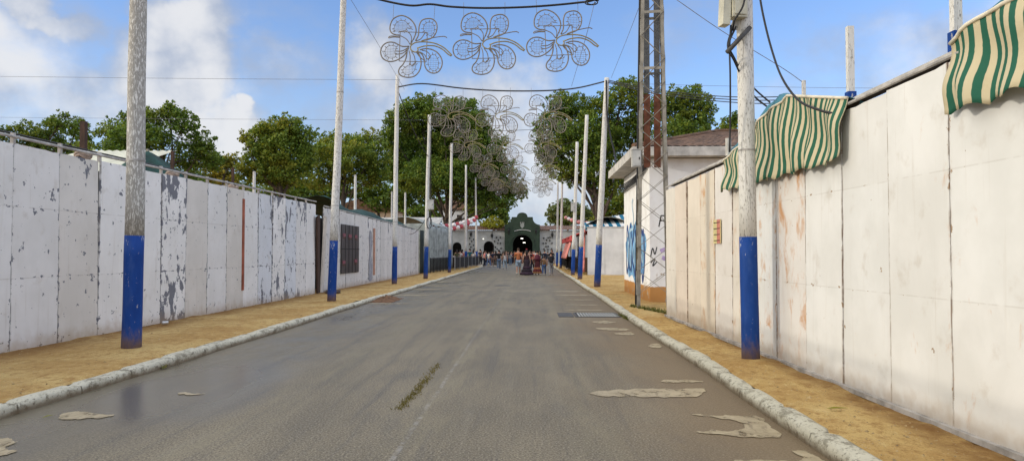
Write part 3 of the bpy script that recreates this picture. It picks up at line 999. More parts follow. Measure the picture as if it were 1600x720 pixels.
# second left wall with notice sheet
spec2 = []
W2 = [1.0, 1.1, 1.0, 1.45, 1.45, 1.05, 1.05, 0.95, 0.75, 1.0, 0.95, 1.1, 1.0, 1.05, 1.0, 1.05, 1.1, 1.05, 1.0, 1.05, 1.0]
for k, wd_ in enumerate(W2):
    spec2.append((wd_, 3.03 - 0.010 * k + (0.02 if k % 3 else 0), wv((0.68, 0.66, 0.64), rr, 0.06), 0.35 + 0.3 * rr.random(), 0.1))
w2, w2p, L2 = board_wall('board_wall', 'farther white board wall on the left with dark notice sheet', (XW, 26.25, ZP), 0, spec2, M['panel_cool'], 1, 5)
w2['label'] = 'farther left wall of white boards carrying a dark sheet under green tarpaulin'
m = MB(); m.tube([(0.0, 0, 3.08), (0, L2, 2.92)], 0.025, 6); m.build('top_rail', M['rail'], w2)
# painted grey figure-like stain and orange strip
m = MB(); m.box((0.026, 8.4, 1.45), (0.012, 0.42, 2.2)); m.build('orange_strip', varied('faded_orange_paint', (0.42, 0.22, 0.15), 0.8, 5, 0.25), w2)
m = MB(); pts = [(0.028, 7.2 + a, z) for a, z in ((0.1, 0.1), (0.75, 0.1), (0.85, 0.8), (0.6, 1.3), (0.75, 1.9), (0.6, 2.35), (0.3, 2.45), (0.1, 2.1), (0.25, 1.5), (0.0, 0.9))]
m.prism(pts, (0.003, 0, 0)); m.build('grey_patch', varied('grey_primer', (0.30, 0.30, 0.33), 0.8, 5, 0.25), w2)
# notice sheet
nt = thing('notice_sheet', 'dark sheet of panes with pinkish labels fixed to the farther left wall', 'sheet', (XW + 0.05, 28.5, ZP + 0.58))
m = MB(); m.box((0, 1.45, 0.97), (0.03, 2.9, 1.94)); m.build('sheet', varied('dark_smoked_plastic', (0.035, 0.028, 0.028), 0.45, 2.5, 0.4), nt)
for i in range(1, 5):
    m = MB(); m.box((0.021, i * 0.58, 0.97), (0.012, 0.03, 1.94)); m.build('mullion', M['dark'], nt)
m = MB(); m.box((0.024, 1.45, 0.97), (0.012, 2.9, 0.03)); m.build('crossbar', M['dark'], nt)
for (yy, zz, ww) in ((0.35, 1.52, 0.42), (1.3, 1.50, 0.5), (2.35, 1.5, 0.45), (0.32, 0.45, 0.42), (2.3, 0.48, 0.5)):
    m = MB(); m.box((0.030, yy, zz), (0.008, ww, 0.13)); m.build('label_strip', varied('dull_pink_print', (0.20, 0.055, 0.07), 0.6, 9, 0.3), nt)
    m = MB(); m.box((0.026, yy, zz - 0.12), (0.008, ww, 0.03)); m.build('label_strip', M['rust'], nt)

# leaning boards in the gap
for (dy, lean, wd_, lab, mt) in ((0.10, 0.13, 0.30, 'dark brown plank leaning in the gap between the left walls', 'brownwood'), (0.55, -0.05, 0.28, 'weathered grey plank standing in the gap between the left walls', 'palewood')):
    m = MB(); m.box((0, 0, 1.35), (0.05, wd_, 2.7))
    o = m.build('plank', M[mt]); o.location = (XW + 0.05 - 0.02 * dy, 25.35 + dy, ZP); o.rotation_euler = (lean, 0.03, 0); tag(o, lab, 'plank')
m = MB(); m.box((-1.0, 28.0, 1.4), (0.05, 8.0, 2.8)); o = m.build('gap_backdrop', M['dark'], origin=(0, 0, 0)); o.location = (XW, 0, ZP)
tag(o, 'added black backdrop darkening the gap behind the leaning planks', 'board')  # backdrop added to keep bright sky out of the gap
m = MB(); m.box((0, 0, 0.02), (0.5, 1.6, 0.03)); o = m.build('fallen_board', M['brownwood']); o.location = (-7.0, 25.9, ZP + 0.02); o.rotation_euler = (0, 0, 0.25)
tag(o, 'flat brown board lying on the sand at the wall gap', 'board')

# right wall
a0 = Vector((3.36, 5.96, 0)); a1 = Vector((3.03, 16.2, 0))
ang = math.atan2(a1.x - a0.x, a1.y - a0.y)          # deviation from +Y
PR = 0.955
dirR = (a1 - a0).normalized()
p0 = a0 - dirR * PR * 6
spec3 = []
cols = {9: (0.72, 0.70, 0.68), 11: (0.72, 0.68, 0.62), 12: (0.72, 0.69, 0.66), 13: (0.71, 0.64, 0.54), 14: (0.72, 0.65, 0.56), 15: (0.70, 0.62, 0.54), 16: (0.72, 0.68, 0.62)}
for k in range(17):
    h = 3.0 - 0.013 * k
    spec3.append((PR, h, cols.get(k, wv(WARM, rr, 0.03)), 0.12 + 0.12 * rr.random(), 0.25 + 0.25 * rr.random() + (0.45 if k in (9, 10, 11, 13) else 0)))
w3, w3p, L3 = board_wall('board_wall', 'sunlit wall of cream white boards with rusty joints on the right', (p0.x, p0.y, ZP), -ang, spec3, M['panel_warm'], -1, 9)
m = MB(); m.tube([(-0.02, 0, 3.04), (-0.02, L3, 2.86)], 0.018, 6); m.build('top_rail', M['rail'], w3)
m = MB(); m.box((0.12, L3 / 2, 2.99), (0.10, L3, 0.03), (-0.011, 0, 0)); m.build('gutter', M['dark'], w3)
m = MB(); m.box((0.20, L3 / 2, 3.06), (0.08, L3, 0.03), (-0.011, 0, 0)); m.build('ledge', M['fascia'], w3)
m = MB(); m.box((-0.045, L3 / 2, 0.022), (0.05, L3, 0.045)); m.build('base_strip', M['rail'], w3)
# sticker with red and yellow stripes
def wall_local(px, py):
    """point on right wall plane seen through pixel (px,py): returns local (y,z)"""
    d = ray(px, py); n = Vector((dirR.y, -dirR.x, 0))
    s = (p0 - CAM).dot(n) / d.dot(n); q = CAM + d * s
    v = Vector((q.x - p0.x, q.y - p0.y, 0)); return v.dot(dirR), q.z - ZP


y1_, z1_ = wall_local(1117, 344); y2_, z2_ = wall_local(1129, 380)
m = MB(); m.box((-0.026, (y1_ + y2_) / 2, (z1_ + z2_) / 2), (0.006, abs(y2_ - y1_), abs(z1_ - z2_)))
m.build('sticker', varied('yellow_sticker', (0.56, 0.49, 0.24), 0.6, 9, 0.15), w3)
m = MB(); m.box((-0.031, (y1_ * 0.28 + y2_ * 0.72) if y2_ < y1_ else (y1_ * 0.6 + y2_ * 0.4), (z1_ + z2_) / 2), (0.004, abs(y2_ - y1_) * 0.42, abs(z1_ - z2_)))
m.build('sticker_band', varied('red_sticker', (0.50, 0.19, 0.14), 0.6, 9, 0.15), w3)
for i in range(4):
    m = MB(); m.box((-0.034, (y1_ + y2_) / 2, z2_ + (i + 0.5) * abs(z1_ - z2_) / 4), (0.003, abs(y2_ - y1_) * 0.8, 0.012)); m.build('sticker_line', M['dark'], w3)


# posts rising behind the right wall
def wall_post(px, ytop, ybase, Y, wpx, lab):
    b_ = A(px, ybase, Y); tpt = A(px + 2, ytop, Y)
    t = thing('white_post', lab, 'post', (b_.x, b_.y, ZP), 0, 'white posts behind the right wall')
    wd_ = wpx * Y / F; zb = b_.z - ZP; zt = tpt.z - ZP
    m = MB(); m.box((0, 0, (zb + zt) / 2), (wd_, wd_, zt - zb)); m.build('shaft', M['pole_white'], t)['wear'] = 0.1
    m = MB(); m.box((0, 0, zb / 2), (wd_ * 1.35, wd_ * 1.35, zb)); m.build('blue_sleeve', M['pole_blue'], t)


wall_post(1329, 42, 144, 8.1, 9.5, 'white post with blue foot between the two striped awnings')
wall_post(1494, -40, 50, 6.3, 13, 'white post with blue foot beside the nearest striped awning')
wall_post(1256, 126, 152, 14, 5, 'small distant white post rising behind the lower striped awning')

# ------------------------------------------------------------------ striped awnings on the right wall
def awning(label, name, y_a, y_b, trim_pts, zbot, zslope_top, seed, right_lip=0.0):
    """valance hanging on the road side of the wall between wall-local y_a (near) and y_b (far)."""
    t = thing(name, label, 'awning', (p0.x, p0.y, ZP), -ang, 'striped awnings over the right wall')
    ph = seed * 1.7
    def trim(s):
        ys_ = [q[0] for q in trim_pts]; zs_ = [q[1] for q in trim_pts]
        return float(np.interp(s, ys_, zs_))
    def fold(s, v):
        return -0.05 - (0.035 + 0.06 * v) * (0.5 + 0.5 * math.sin(s * 13 + ph + 1.3 * math.sin(s * 2.1) + 0.8 * v)) - 0.03 * v - 0.025 * math.sin(v * 7 + s * 4)
    L = y_b - y_a
    def val(u, v):
        s = y_a + L * u
        zt = trim(s); zb = zbot + 0.045 * abs(math.sin(s * 12.5 + ph)) + 0.03 * fbm(s * 1.7, seed)
        slant = 0.05 * (v) * (1 - 2 * u) * right_lip
        return (fold(s, v), s + slant, zt + (zb - zt) * v)
    m = MB(); n = int(L * 26)
    m.grid(val, n, 14, uv=lambda u, v: (y_a + L * u + 0.03 * v * math.sin((y_a + L * u) * 3), 0.8 * v))
    m.build('valance', M['stripe_fine' if right_lip else 'stripe_green'], t, smooth=True, solidify=0.006)
    m = MB()
    def roof(u, v):
        s = y_a + L * u
        return (fold(s, 0) * (1 - v) + (0.4 if right_lip else 1.5) * v, s, trim(s) + 0.02 + zslope_top(s) * min(1, v / 0.3) + (-0.22 if right_lip else 0.05) * v + 0.03 * math.sin(s * 7) * v * (1 - v))
    m.grid(roof, 40, 8); m.build('canvas_roof', M['awning_top'], t, smooth=True, solidify=0.006)
    m = MB(); pts = [(fold(y_a + L * k / 40, 0) - 0.006, y_a + L * k / 40, trim(y_a + L * k / 40) + 0.005) for k in range(41)]
    m.tube(pts, 0.017, 8); m.build('edge_binding', M['trim'], t, smooth=True)
    m = MB(); m.bar((1.2, y_a + 0.2, 0.4), (1.2, y_a + 0.2, 3.0), 0.05); m.bar((1.2, y_b - 0.2, 0.4), (1.2, y_b - 0.2, trim(y_b) + zslope_top(y_b) * 0.7), 0.05)
    m.bar((1.2, y_a + 0.2, 3.0), (1.2, y_b - 0.2, trim(y_b) + zslope_top(y_b) * 0.7), 0.05)
    m.build('frame', M['galv'], t)
    return t


def ly(px, py=300): return wall_local(px, py)[0]
def lz(px, py): return wall_local(px, py)[1]


tp = [(ly(px_ + 8, py_), lz(px_ + 8, py_)) for px_, py_ in ((1322, 154), (1275, 152), (1230, 150), (1205, 172), (1180, 198), (1150, 233), (1130, 255))]
awning('green and cream striped awning hanging over the right wall behind the nearest right pole', 'striped_awning', tp[0][0], tp[-1][0] - 0.05, tp, 2.35, lambda s: 0.02 + 0.26 * max(0, min(1, (s - tp[2][0]) / 0.5)), 2, 1.0)
yn = ly(1495, 100)
tq = [(yn - 4.0, 3.16), (yn - 0.45, 3.14), (yn - 0.15, 3.10), (yn, 3.06)]
awning('green and cream striped awning nearest the camera at the right edge', 'striped_awning', yn - 4.0, yn, tq, 2.47, lambda s: 0.02 + 0.62 * max(0, min(1, (yn - 0.15 - s) / 0.6)), 5)

# ------------------------------------------------------------------ painted poles
def wob_pts(h, r0, r1, lean, seed, z0=0.0, n=14):
    pts, rs = [], []
    for i in range(n + 1):
        z = z0 + (h - z0) * i / n
        k = z / 9.0
        pts.append((lean[0] * z + 0.02 * fbm(z * 0.3, seed), lean[1] * z + 0.02 * fbm(z * 0.3, seed, 5), z))
        rs.append((r0 + (r1 - r0) * k) * (1 + 0.03 * fbm(z * 0.8, seed, 9)))
    return pts, rs


def painted_pole(base, h, blue, r0, r1, lean, label, seed, wear=0.0):
    t = thing('painted_pole', label, 'pole', (base.x, base.y, ZP), 0, 'white poles with blue feet along the road')
    pts, rs = wob_pts(h, r0, r1, lean, seed, blue, 16)
    m = MB(); m.tube(pts, rs, 14); m.build('shaft', M['pole_white'], t, smooth=True)['wear'] = wear
    pts, rs = wob_pts(blue, r0, r1, lean, seed, -0.05, 6)
    m = MB(); m.tube(pts, [q + 0.002 for q in rs], 14); m.build('blue_foot', M['pole_blue'], t, smooth=True)
    for z in ((2.75,) if seed % 2 else (2.75, 6.0)):
        p, q = wob_pts(z + 0.01, r0, r1, lean, seed, z - 0.01, 1)
        m = MB(); m.tube([(p[0][0], p[0][1], z - 0.012), (p[0][0], p[0][1], z + 0.012)], q[0] + 0.006, 14); m.build('wire_band', M['rail'], t)
    return t


POLES = [  # base px, base py, top px(at py), height, label, wear
    (205, 548, (217, 0), 9.2, 1.66, 'nearest left pole, thick with grey flaking paint and blue foot', 0.85, 0.135, 0.10),
    (518, 472, (537, 0), 9.1, 1.75, 'second pole on the left, white with blue foot before the wall gap', 0.28, 0.125, 0.085),
    (616, 445, (621, 117), 9.0, 1.66, 'third pole on the left, in front of the far board wall', 0.08, 0.115, 0.085),
    (665, 435, (671, 180), 8.7, 1.72, 'left pole with grey meter box beside the canvas stall', 0.08, 0.12, 0.085),
    (702, 425.5, (706, 224), 9.0, 1.6, 'left pole standing between iron railing and dark barrier', 0.05, 0.12, 0.085),
    (728, 418.5, (728, 258), 9.0, 1.5, 'left pole rising through the middle of the dark barrier', 0.05, 0.12, 0.085),
    (745, 415, (743, 277), 9.0, 1.5, 'farthest left pole at the end of the dark barrier', 0.05, 0.12, 0.085),
    (1173, 565, (1163, 0), 9.0, 1.62, 'nearest right pole, carrying cream fuse boxes beside the striped awning', 0.16, 0.115, 0.095),
    (933, 448, (948, 122), 8.75, 1.72, 'right pole holding black cables left of the lattice tower', 0.22, 0.135, 0.10),
    (906, 436, (917, 180), 9.0, 1.7, 'second right pole beyond the lattice tower, leaning slightly right', 0.12, 0.125, 0.09),
    (895, 430, (902, 222), 8.6, 1.6, 'right pole with small box beside the pink drape', 0.12, 0.12, 0.09),
    (876, 419, (879, 257), 9.2, 1.5, 'slim right pole behind the pink drape', 0.1, 0.115, 0.08),
    (870, 416.5, (872, 284), 8.8, 1.4, 'farthest right pole close to the gate wall', 0.25, 0.11, 0.08),
]
pole_xy = []
for k, (bx, by, tp_, h, blue, lab, wear, r0, r1) in enumerate(POLES):
    b_ = G(bx, by)
    tpt = A(tp_[0], tp_[1], b_.y)
    hz = tpt.z - ZP
    lean = ((tpt.x - b_.x) / hz, 0.0)
    hh = hz if tp_[1] > 0 else h
    painted_pole(b_, hh, blue, r0, r1, lean, lab, k + 1, wear)
    pole_xy.append((b_, lean, hh))


def pole_pt(k, z):
    b_, l, h = pole_xy[k]
    return Vector((b_.x + l[0] * z, b_.y, ZP + z))


def fittings_box(name, label, cat, c, size, mat, rz=0.0, group=None):
    t = thing(name, label, cat, c, rz, group)
    m = MB(); m.box((0, 0, 0), size); m.build('case', mat, t)
    m = MB(); m.box((0, -size[1] / 2 - 0.006, 0), (size[0] * 0.86, 0.012, size[2] * 0.88)); m.build('door', mat, t)
    m = MB(); m.box((0, 0, size[2] / 2 + 0.012), (size[0] * 1.1, size[1] * 1.15, 0.02)); m.build('cap', mat, t)
    m = MB(); m.box((size[0] * 0.3, -size[1] / 2 - 0.018, 0), (0.025, 0.012, 0.06)); m.build('latch', M['dark'], t)
    return t


# meter boxes
q = pole_pt(3, 0); fittings_box('meter_box', 'pale grey meter box on the left pole beside the canvas stall', 'meter box', (q.x + 0.28, q.y - 0.05, A(673, 320, q.y).z), (0.30, 0.2, 0.52), M['greybox'])
q = pole_pt(10, 0); fittings_box('meter_box', 'small grey box on the right pole beside the pink drape', 'meter box', (q.x + 0.0, q.y - 0.2, A(897, 324, q.y).z), (0.24, 0.16, 0.5), M['greybox'])

# fuse boxes on nearest right pole
q = pole_pt(7, 6.6)
Yp = q.y
def AP(px, py, dy=0.0): return A(px, py, Yp + dy)
c1 = AP(1148, 20, -0.12)
t = thing('fuse_box', 'two cream fuse boxes mounted high on the nearest right pole', 'fuse box', (c1.x, c1.y, c1.z))
m = MB(); m.box((0.03, 0.0, 0.12), (0.20, 0.18, 0.40), (0, 0, 0.2)); m.build('case', M['creambox'], t)
m = MB(); m.box((-0.135, -0.02, 0.02), (0.10, 0.15, 0.40), (0, 0.05, 0.2)); m.build('case', M['creambox'], t)
m = MB(); m.box((0.05, -0.10, 0.12), (0.16, 0.012, 0.34), (0, 0, 0.2)); m.build('lid', M['creambox'], t)
m = MB(); m.box((0.10, 0.07, 0.05), (0.10, 0.06, 0.5), (0.2, 0.35, 0)); m.build('bracket', M['greybox'], t)
# conduit arm
a_, b_ = AP(1136, 82, -0.22), AP(1172, 43, -0.16)
t = thing('conduit_arm', 'short grey pipe slanting across the nearest right pole', 'pipe', a_)
m = MB(); m.tube([Vector((0, 0, 0)), b_ - a_], 0.030, 10); m.build('pipe', M['cast_iron'], t, smooth=True)
m = MB(); m.tube([b_ - a_, (b_ - a_) * 1.004], 0.024, 10); m.build('bore', M['dark'], t)

def cable(label, pts, r, mat='black', smooth_n=6, name='cable', cat='cable', group=None, seg=6):
    pts = [Vector(p) for p in pts]
    cpts = catmull(pts, smooth_n) if smooth_n else pts
    m = MB(); m.tube(cpts, r, seg)
    o = m.build(name, M[mat], origin=tuple(pts[0]), smooth=True)
    return tag(o, label, cat, group)


M['wire'] = varied('thin_grey_wire', (0.16, 0.16, 0.17), 0.6)
cable('black cable dropping straight from the fuse boxes to the awning edge', [AP(1142, 40, -0.15), AP(1140, 75, -0.2), AP(1141, 120, -0.2), AP(1141, 180, -0.15), AP(1140, 238, -0.1)], 0.012)
cable('black cable curling from the fuse boxes behind the nearest right pole', [AP(1146, 40, -0.1), AP(1137, 72, -0.2), AP(1147, 95, -0.15), AP(1160, 122, 0.05), AP(1178, 150, 0.5), AP(1200, 168, 1.0)], 0.013)
cable('second black cable looping from the fuse boxes to the striped awning', [AP(1150, 42, -0.1), AP(1139, 70, -0.22), AP(1148, 92, -0.1), AP(1162, 118, 0.1), AP(1180, 140, 0.5), AP(1203, 160, 1.0)], 0.012)
cable('black cable curving around the top fuse box', [AP(1166, -12, -0.25), AP(1160, 12, -0.28), AP(1148, 32, -0.25), AP(1145, 48, -0.15)], 0.012)
cable('thick black cable hanging in a loose loop over the right wall', [A(1184, -25, 9.3), A(1192, 22, 9.2), A(1205, 75, 9.0), A(1222, 122, 8.6), A(1248, 157, 8.3), A(1280, 172, 8.0), A(1305, 177, 7.8), A(1320, 172, 7.75)], 0.014)
t = thing('pipe_stub', 'short rusty pipe stub hanging at the awning corner', 'pipe', AP(1138, 240, 2.0))
m = MB(); m.tube([(0, 0, 0.24), (0, 0, -0.04)], 0.045, 10); m.build('pipe', M['fascia'], t); m = MB(); m.tube([(0, 0, -0.04), (0, 0, -0.06)], 0.06, 10); m.build('collar', M['dark'], t)

# ------------------------------------------------------------------ lattice tower
TB = Vector((3.13, 18.98, ZP))
tw = thing('lattice_tower', 'tall weathered steel lattice tower standing on the right sand strip', 'tower', TB, R(-7.5))
HT = 10.5
def hw(z): return 0.42 + (0.225 - 0.42) * z / HT
for sx in (-1, 1):
    for sy in (-1, 1):
        m = MB()
        a_ = (sx * hw(0), sy * hw(0), -0.05); b_ = (sx * hw(HT), sy * hw(HT), HT)
        # angle iron: two flanges
        m.bar((a_[0] - sx * 0.04, a_[1], a_[2]), (b_[0] - sx * 0.04, b_[1], b_[2]), 0.08, 0.012, (0, 1, 0))
        m.bar((a_[0], a_[1] - sy * 0.035, a_[2]), (b_[0], b_[1] - sy * 0.035, b_[2]), 0.012, 0.07, (0, 1, 0))
        m.build('leg', M['galv'], tw)
zs = [0.35 + 0.60 * i for i in range(17)]
for face in range(4):
    for i in range(16):
        z0, z1 = zs[i], zs[i + 1]
        s = 1 if (i + face) % 2 else -1
        ins = 0.98
        def P(u, z):
            h = hw(z) * ins
            return [(u * h, -h, z), (h, u * h, z), (-u * h, h, z), (-h, -u * h, z)][face]
        if i >= 15: continue
        m = MB(); m.bar(P(-s, z0), P(s, z1), 0.075 if face == 0 else 0.05, 0.012)
        m.build('brace', M['galv'], tw)
        if face == 0 and i < 9 or face == 3 and i < 5:
            m = MB(); q0, q1 = P(s, z0), P(-s, z1); off = (0, -0.014, 0) if face == 0 else (-0.014, 0, 0)
            m.bar([q0[k] + off[k] for k in range(3)], [q1[k] + off[k] for k in range(3)], 0.055, 0.010)
            m.build('brace', M['galv'], tw)
for z in (6.1, 7.55):
    for face in range(4):
        h = hw(z); a_, b_ = [((-h, -h, z), (h, -h, z)), ((h, -h, z), (h, h, z)), ((h, h, z), (-h, h, z)), ((-h, h, z), (-h, -h, z))][face]
        m = MB(); m.bar(a_, b_, 0.012, 0.07); m.build('ring_bar', M['galv'], tw)
M['perf'] = varied('perforated_grey_mesh', (0.085, 0.09, 0.095), 0.6, 60, 0.6)
for x in (-0.14, 0.12):
    m = MB(); m.box((x, 0.02, 4.55), (0.17, 0.06, 1.9)); m.build('rusty_channel', M['rust'], tw)
    m = MB(); m.box((x, 0.02, 7.15), (0.15, 0.05, 3.25)); m.build('mesh_channel', M['perf'], tw)
m = MB(); m.tube([(-hw(0) - 0.02, hw(0), 0), (-hw(5) - 0.03, hw(5), 5), (-hw(10) - 0.03, hw(10), 10)], 0.03, 6); m.build('cable_run', M['black'], tw)
bx = A(993, 249, 18.6)
fittings_box('meter_box', 'light grey electrical box fixed to the left leg of the lattice tower', 'meter box', (bx.x, 18.5, bx.z), (0.22, 0.2, 0.42), M['greybox'])

# ------------------------------------------------------------------ hut with tiled roof and graffiti
HX, HY = 3.4, 21.2
hut = thing('white_hut', 'white plaster hut with brown tiled roof and ochre base behind the lattice tower', 'hut', (HX, HY, ZP))
m = MB(); m.box((4.0, 2.9, 2.05), (8.0, 5.8, 4.12)); m.build('wall', M['hut'], hut)
m = MB(); m.box((3.7, 2.75, 4.26), (8.5, 6.5, 0.26)); m.build('eave', M['fascia'], hut)
# hip roof with tile ribs
rx0, rx1, ry0, ry1 = -0.52, 7.9, -0.47, 5.97
zr0, zr1 = 4.395, 5.32
rf = MB()
ya = (ry0 + ry1) / 2; xa0, xa1 = rx0 + 3.2, rx1 - 3.2
def rib(u, n): return 0.035 * abs(math.sin(u * PI * n))
def slope(pa, pb, qa, qb, n):
    pa, pb, qa, qb = map(Vector, (pa, pb, qa, qb))
    L = (pb - pa).length; nn = int(L / 0.22)
    def fn(u, v):
        p = pa.lerp(pb, u)
        q = qa.lerp(qb, u)
        r_ = p.lerp(q, v); r_.z += 0.03 * abs(math.sin(u * nn * PI)) + 0.012 * (math.floor(v * 9) % 2)
        return r_
    rf.grid(fn, nn * 4, 18)
slope((rx0, ry0, zr0), (rx1, ry0, zr0), (xa0, ya, zr1), (xa1, ya, zr1), 1)
slope((rx0, ry1, zr0), (rx0, ry0, zr0), (xa0, ya, zr1), (xa0, ya, zr1), 1)
slope((rx1, ry0, zr0), (rx1, ry1, zr0), (xa1, ya, zr1), (xa1, ya, zr1), 1)
slope((rx1, ry1, zr0), (rx0, ry1, zr0), (xa1, ya, zr1), (xa0, ya, zr1), 1)
rf.build('roof', M['tile'], hut)
m = MB(); m.tube([(rx0, ry0, zr0 + 0.02), (xa0, ya, zr1 + 0.03), (xa1, ya, zr1 + 0.03), (rx1, ry0, zr0 + 0.02)], 0.07, 8); m.build('ridge_tiles', M['tile'], hut)
# graffiti: strokes lie on the road-side wall (x = HX)
def ribbon(mb, pts, wdt, x, th=0.004):
    """flat stroke in the plane x = const: pts are (y,z)"""
    pts = catmull([Vector((0, a, b_)) for a, b_ in pts], 5)
    L, Rr = [], []
    for i, p in enumerate(pts):
        d = (pts[min(i + 1, len(pts) - 1)] - pts[max(i - 1, 0)]).normalized(); nrm = Vector((0, -d.z, d.y))
        L.append(p + nrm * wdt / 2); Rr.append(p - nrm * wdt / 2)
    vs = [(x, p.y, p.z) for p in L] + [(x, p.y, p.z) for p in Rr]; n = len(pts)
    mb.add(vs, [(i, i + 1, n + i + 1, n + i) for i in range(n - 1)])


gm = MB(); gp = []
rg = random.Random(5)
for k in range(40):
    a = 2 * PI * k / 40
    gp.append((-0.004, 3.0 + 2.25 * math.cos(a) * (1 + 0.10 * math.sin(5 * a)), 1.45 + 1.0 * math.sin(a) * (1 + 0.18 * math.sin(7 * a + 1))))
gm.poly(gp); gm.build('graffiti_fill', varied('sprayed_sky_blue', (0.16, 0.36, 0.60), 0.7, 2.5, 0.5), hut)
gm = MB()
for cy, ph in ((1.35, 0), (2.25, 1), (3.15, 2), (4.05, 3), (4.8, 4)):
    pts = [(cy + 0.36 * math.cos(a) * (1 + 0.3 * math.sin(2 * a + ph)), 1.45 + 0.72 * math.sin(a) * (1 + 0.25 * math.sin(3 * a + ph))) for a in np.linspace(0.2 + ph, 6.1 + ph, 14)]
    ribbon(gm, pts, 0.16, -0.008)
gm.build('graffiti_outline', varied('sprayed_navy_blue', (0.015, 0.05, 0.20), 0.7, 3, 0.4), hut)
gm = MB()
ribbon(gm, [(1.2, 1.9), (1.35, 1.1), (2.1, 1.9), (2.25, 0.9), (3.0, 1.95), (3.15, 1.0), (3.9, 1.9), (4.0, 0.9), (4.6, 1.8), (4.7, 1.0)], 0.08, -0.011)
ribbon(gm, [(4.7, 1.0), (4.2, 2.1), (3.4, 2.2), (3.3, 2.6), (3.6, 3.0), (3.4, 3.2)], 0.10, -0.013)
gm.build('graffiti_highlight', varied('sprayed_pale_blue', (0.42, 0.60, 0.74), 0.7, 3, 0.3), hut)
# small tags on the front wall (plane y = HY)
def tag_strokes(name, strokes, wdt, mat, x0_, z0_, s):
    mb = MB()
    for st in strokes:
        tmp = MB(); ribbon(tmp, [(a * s, b_ * s) for a, b_ in st], wdt, 0)
        mb.add([(x0_ + v[1], -0.004, z0_ + v[2]) for v in tmp.v], tmp.f)
    mb.build(name, mat, hut)


tag_strokes('black_tag', [[(0, 0), (0.1, 0.5), (0.2, 1.0)], [(0.2, 1.0), (0.6, 0.95), (0.55, 0.6), (0.1, 0.55)], [(0.75, 1.0), (0.7, 0.5), (0.68, 0.1), (1.0, 0.2)], [(0.9, 0.55), (1.2, 0.6), (1.3, 0.1)]], 0.035, M['iron'], 0.26, 2.15, 0.32)
tag_strokes('black_tag', [[(0, 0), (0.2, 0.8), (0.4, 0.2), (0.6, 0.9)], [(0, -0.6), (0.4, -0.2), (0.2, -0.9), (0.6, -0.5)]], 0.03, M['iron'], 0.02, 1.3, 0.3)
M['purple'] = varied('sprayed_lilac', (0.42, 0.32, 0.55), 0.7, 4, 0.2)
tag_strokes('lilac_smear', [[(0, 0), (0.6, 0.2), (1.1, 0.0)], [(0.1, -0.4), (0.5, -0.5), (1.0, -0.2)]], 0.12, M['purple'], 0.3, 1.45, 0.45)
# cable bundle under the eave
for i in range(5):
    m = MB(); m.tube(catmull([(-0.06 - 0.03 * i, 5.8, 3.6 + 0.05 * i), (-0.10, 4.0, 3.62 + 0.05 * i), (-0.08, 2.0, 3.66 + 0.05 * i), (-0.05, 0.3, 3.85 + 0.05 * i)], 5), 0.02, 5); m.build('cable_bundle', M['black'], hut)

# ------------------------------------------------------------------ hanging flower-shaped light frames
U = 0.003422
def mp(x, y): return Vector(((x - 315.7) * U, 0, -(y - 399.5) * U))
petals = [
    dict(o=[(203, 298), (150, 290), (122, 262), (120, 215), (140, 165), (185, 135), (232, 132), (287, 158), (327, 205), (341, 262), (322, 330)], i=[(155, 262), (152, 235), (170, 192), (210, 170), (250, 178), (285, 215), (300, 240), (266, 236), (248, 258), (200, 265)], c=(222, 215)),
    dict(o=[(340, 340), (362, 290), (365, 215), (385, 165), (430, 147), (475, 150), (508, 180), (517, 225), (505, 275), (475, 310), (430, 328), (390, 338)], i=[(400, 235), (410, 195), (440, 175), (475, 180), (495, 215), (495, 260), (470, 292), (425, 272)], c=(448, 232)),
    dict(o=[(290, 388), (240, 392), (205, 382), (160, 362), (110, 362), (68, 390), (50, 440), (68, 495), (115, 522), (165, 520), (212, 498), (255, 462), (285, 405)], i=[(182, 398), (140, 385), (102, 400), (85, 440), (102, 482), (140, 498), (182, 482), (172, 440)], c=(130, 440)),
    dict(o=[(275, 430), (268, 490), (245, 545), (220, 575), (212, 610), (235, 640), (290, 652), (345, 640), (380, 605), (397, 555), (395, 500), (375, 450), (352, 430)], i=[(300, 545), (255, 575), (245, 605), (270, 628), (310, 625), (345, 595), (357, 540), (348, 520), (332, 546)], c=(300, 585)),
    dict(o=[(380, 415), (430, 402), (485, 408), (535, 435), (570, 485), (575, 540), (550, 590), (505, 607), (460, 590), (432, 550), (425, 500), (402, 452), (368, 430)], i=[(465, 470), (500, 445), (530, 470), (547, 520), (540, 570), (510, 590), (475, 570), (455, 520)], c=(502, 520)),
]
veins = [[(250, 258), (288, 280), (306, 320), (300, 372)], [(207, 300), (262, 328), (296, 372)], [(345, 342), (385, 320), (418, 268)], [(395, 335), (450, 316), (520, 300), (580, 292), (605, 302)],
         [(287, 396), (232, 430), (172, 434)], [(285, 402), (240, 448), (178, 462)], [(290, 425), (302, 470), (304, 520), (314, 548), (336, 546), (347, 520), (338, 470), (312, 432)],
         [(378, 430), (420, 452), (446, 486), (468, 481), (470, 455), (440, 426), (398, 418)], [(302, 375), (318, 335), (332, 300)], [(352, 436), (380, 470), (424, 505)],
         [(205, 316), (150, 316), (114, 325), (118, 312), (150, 307), (205, 311)]]


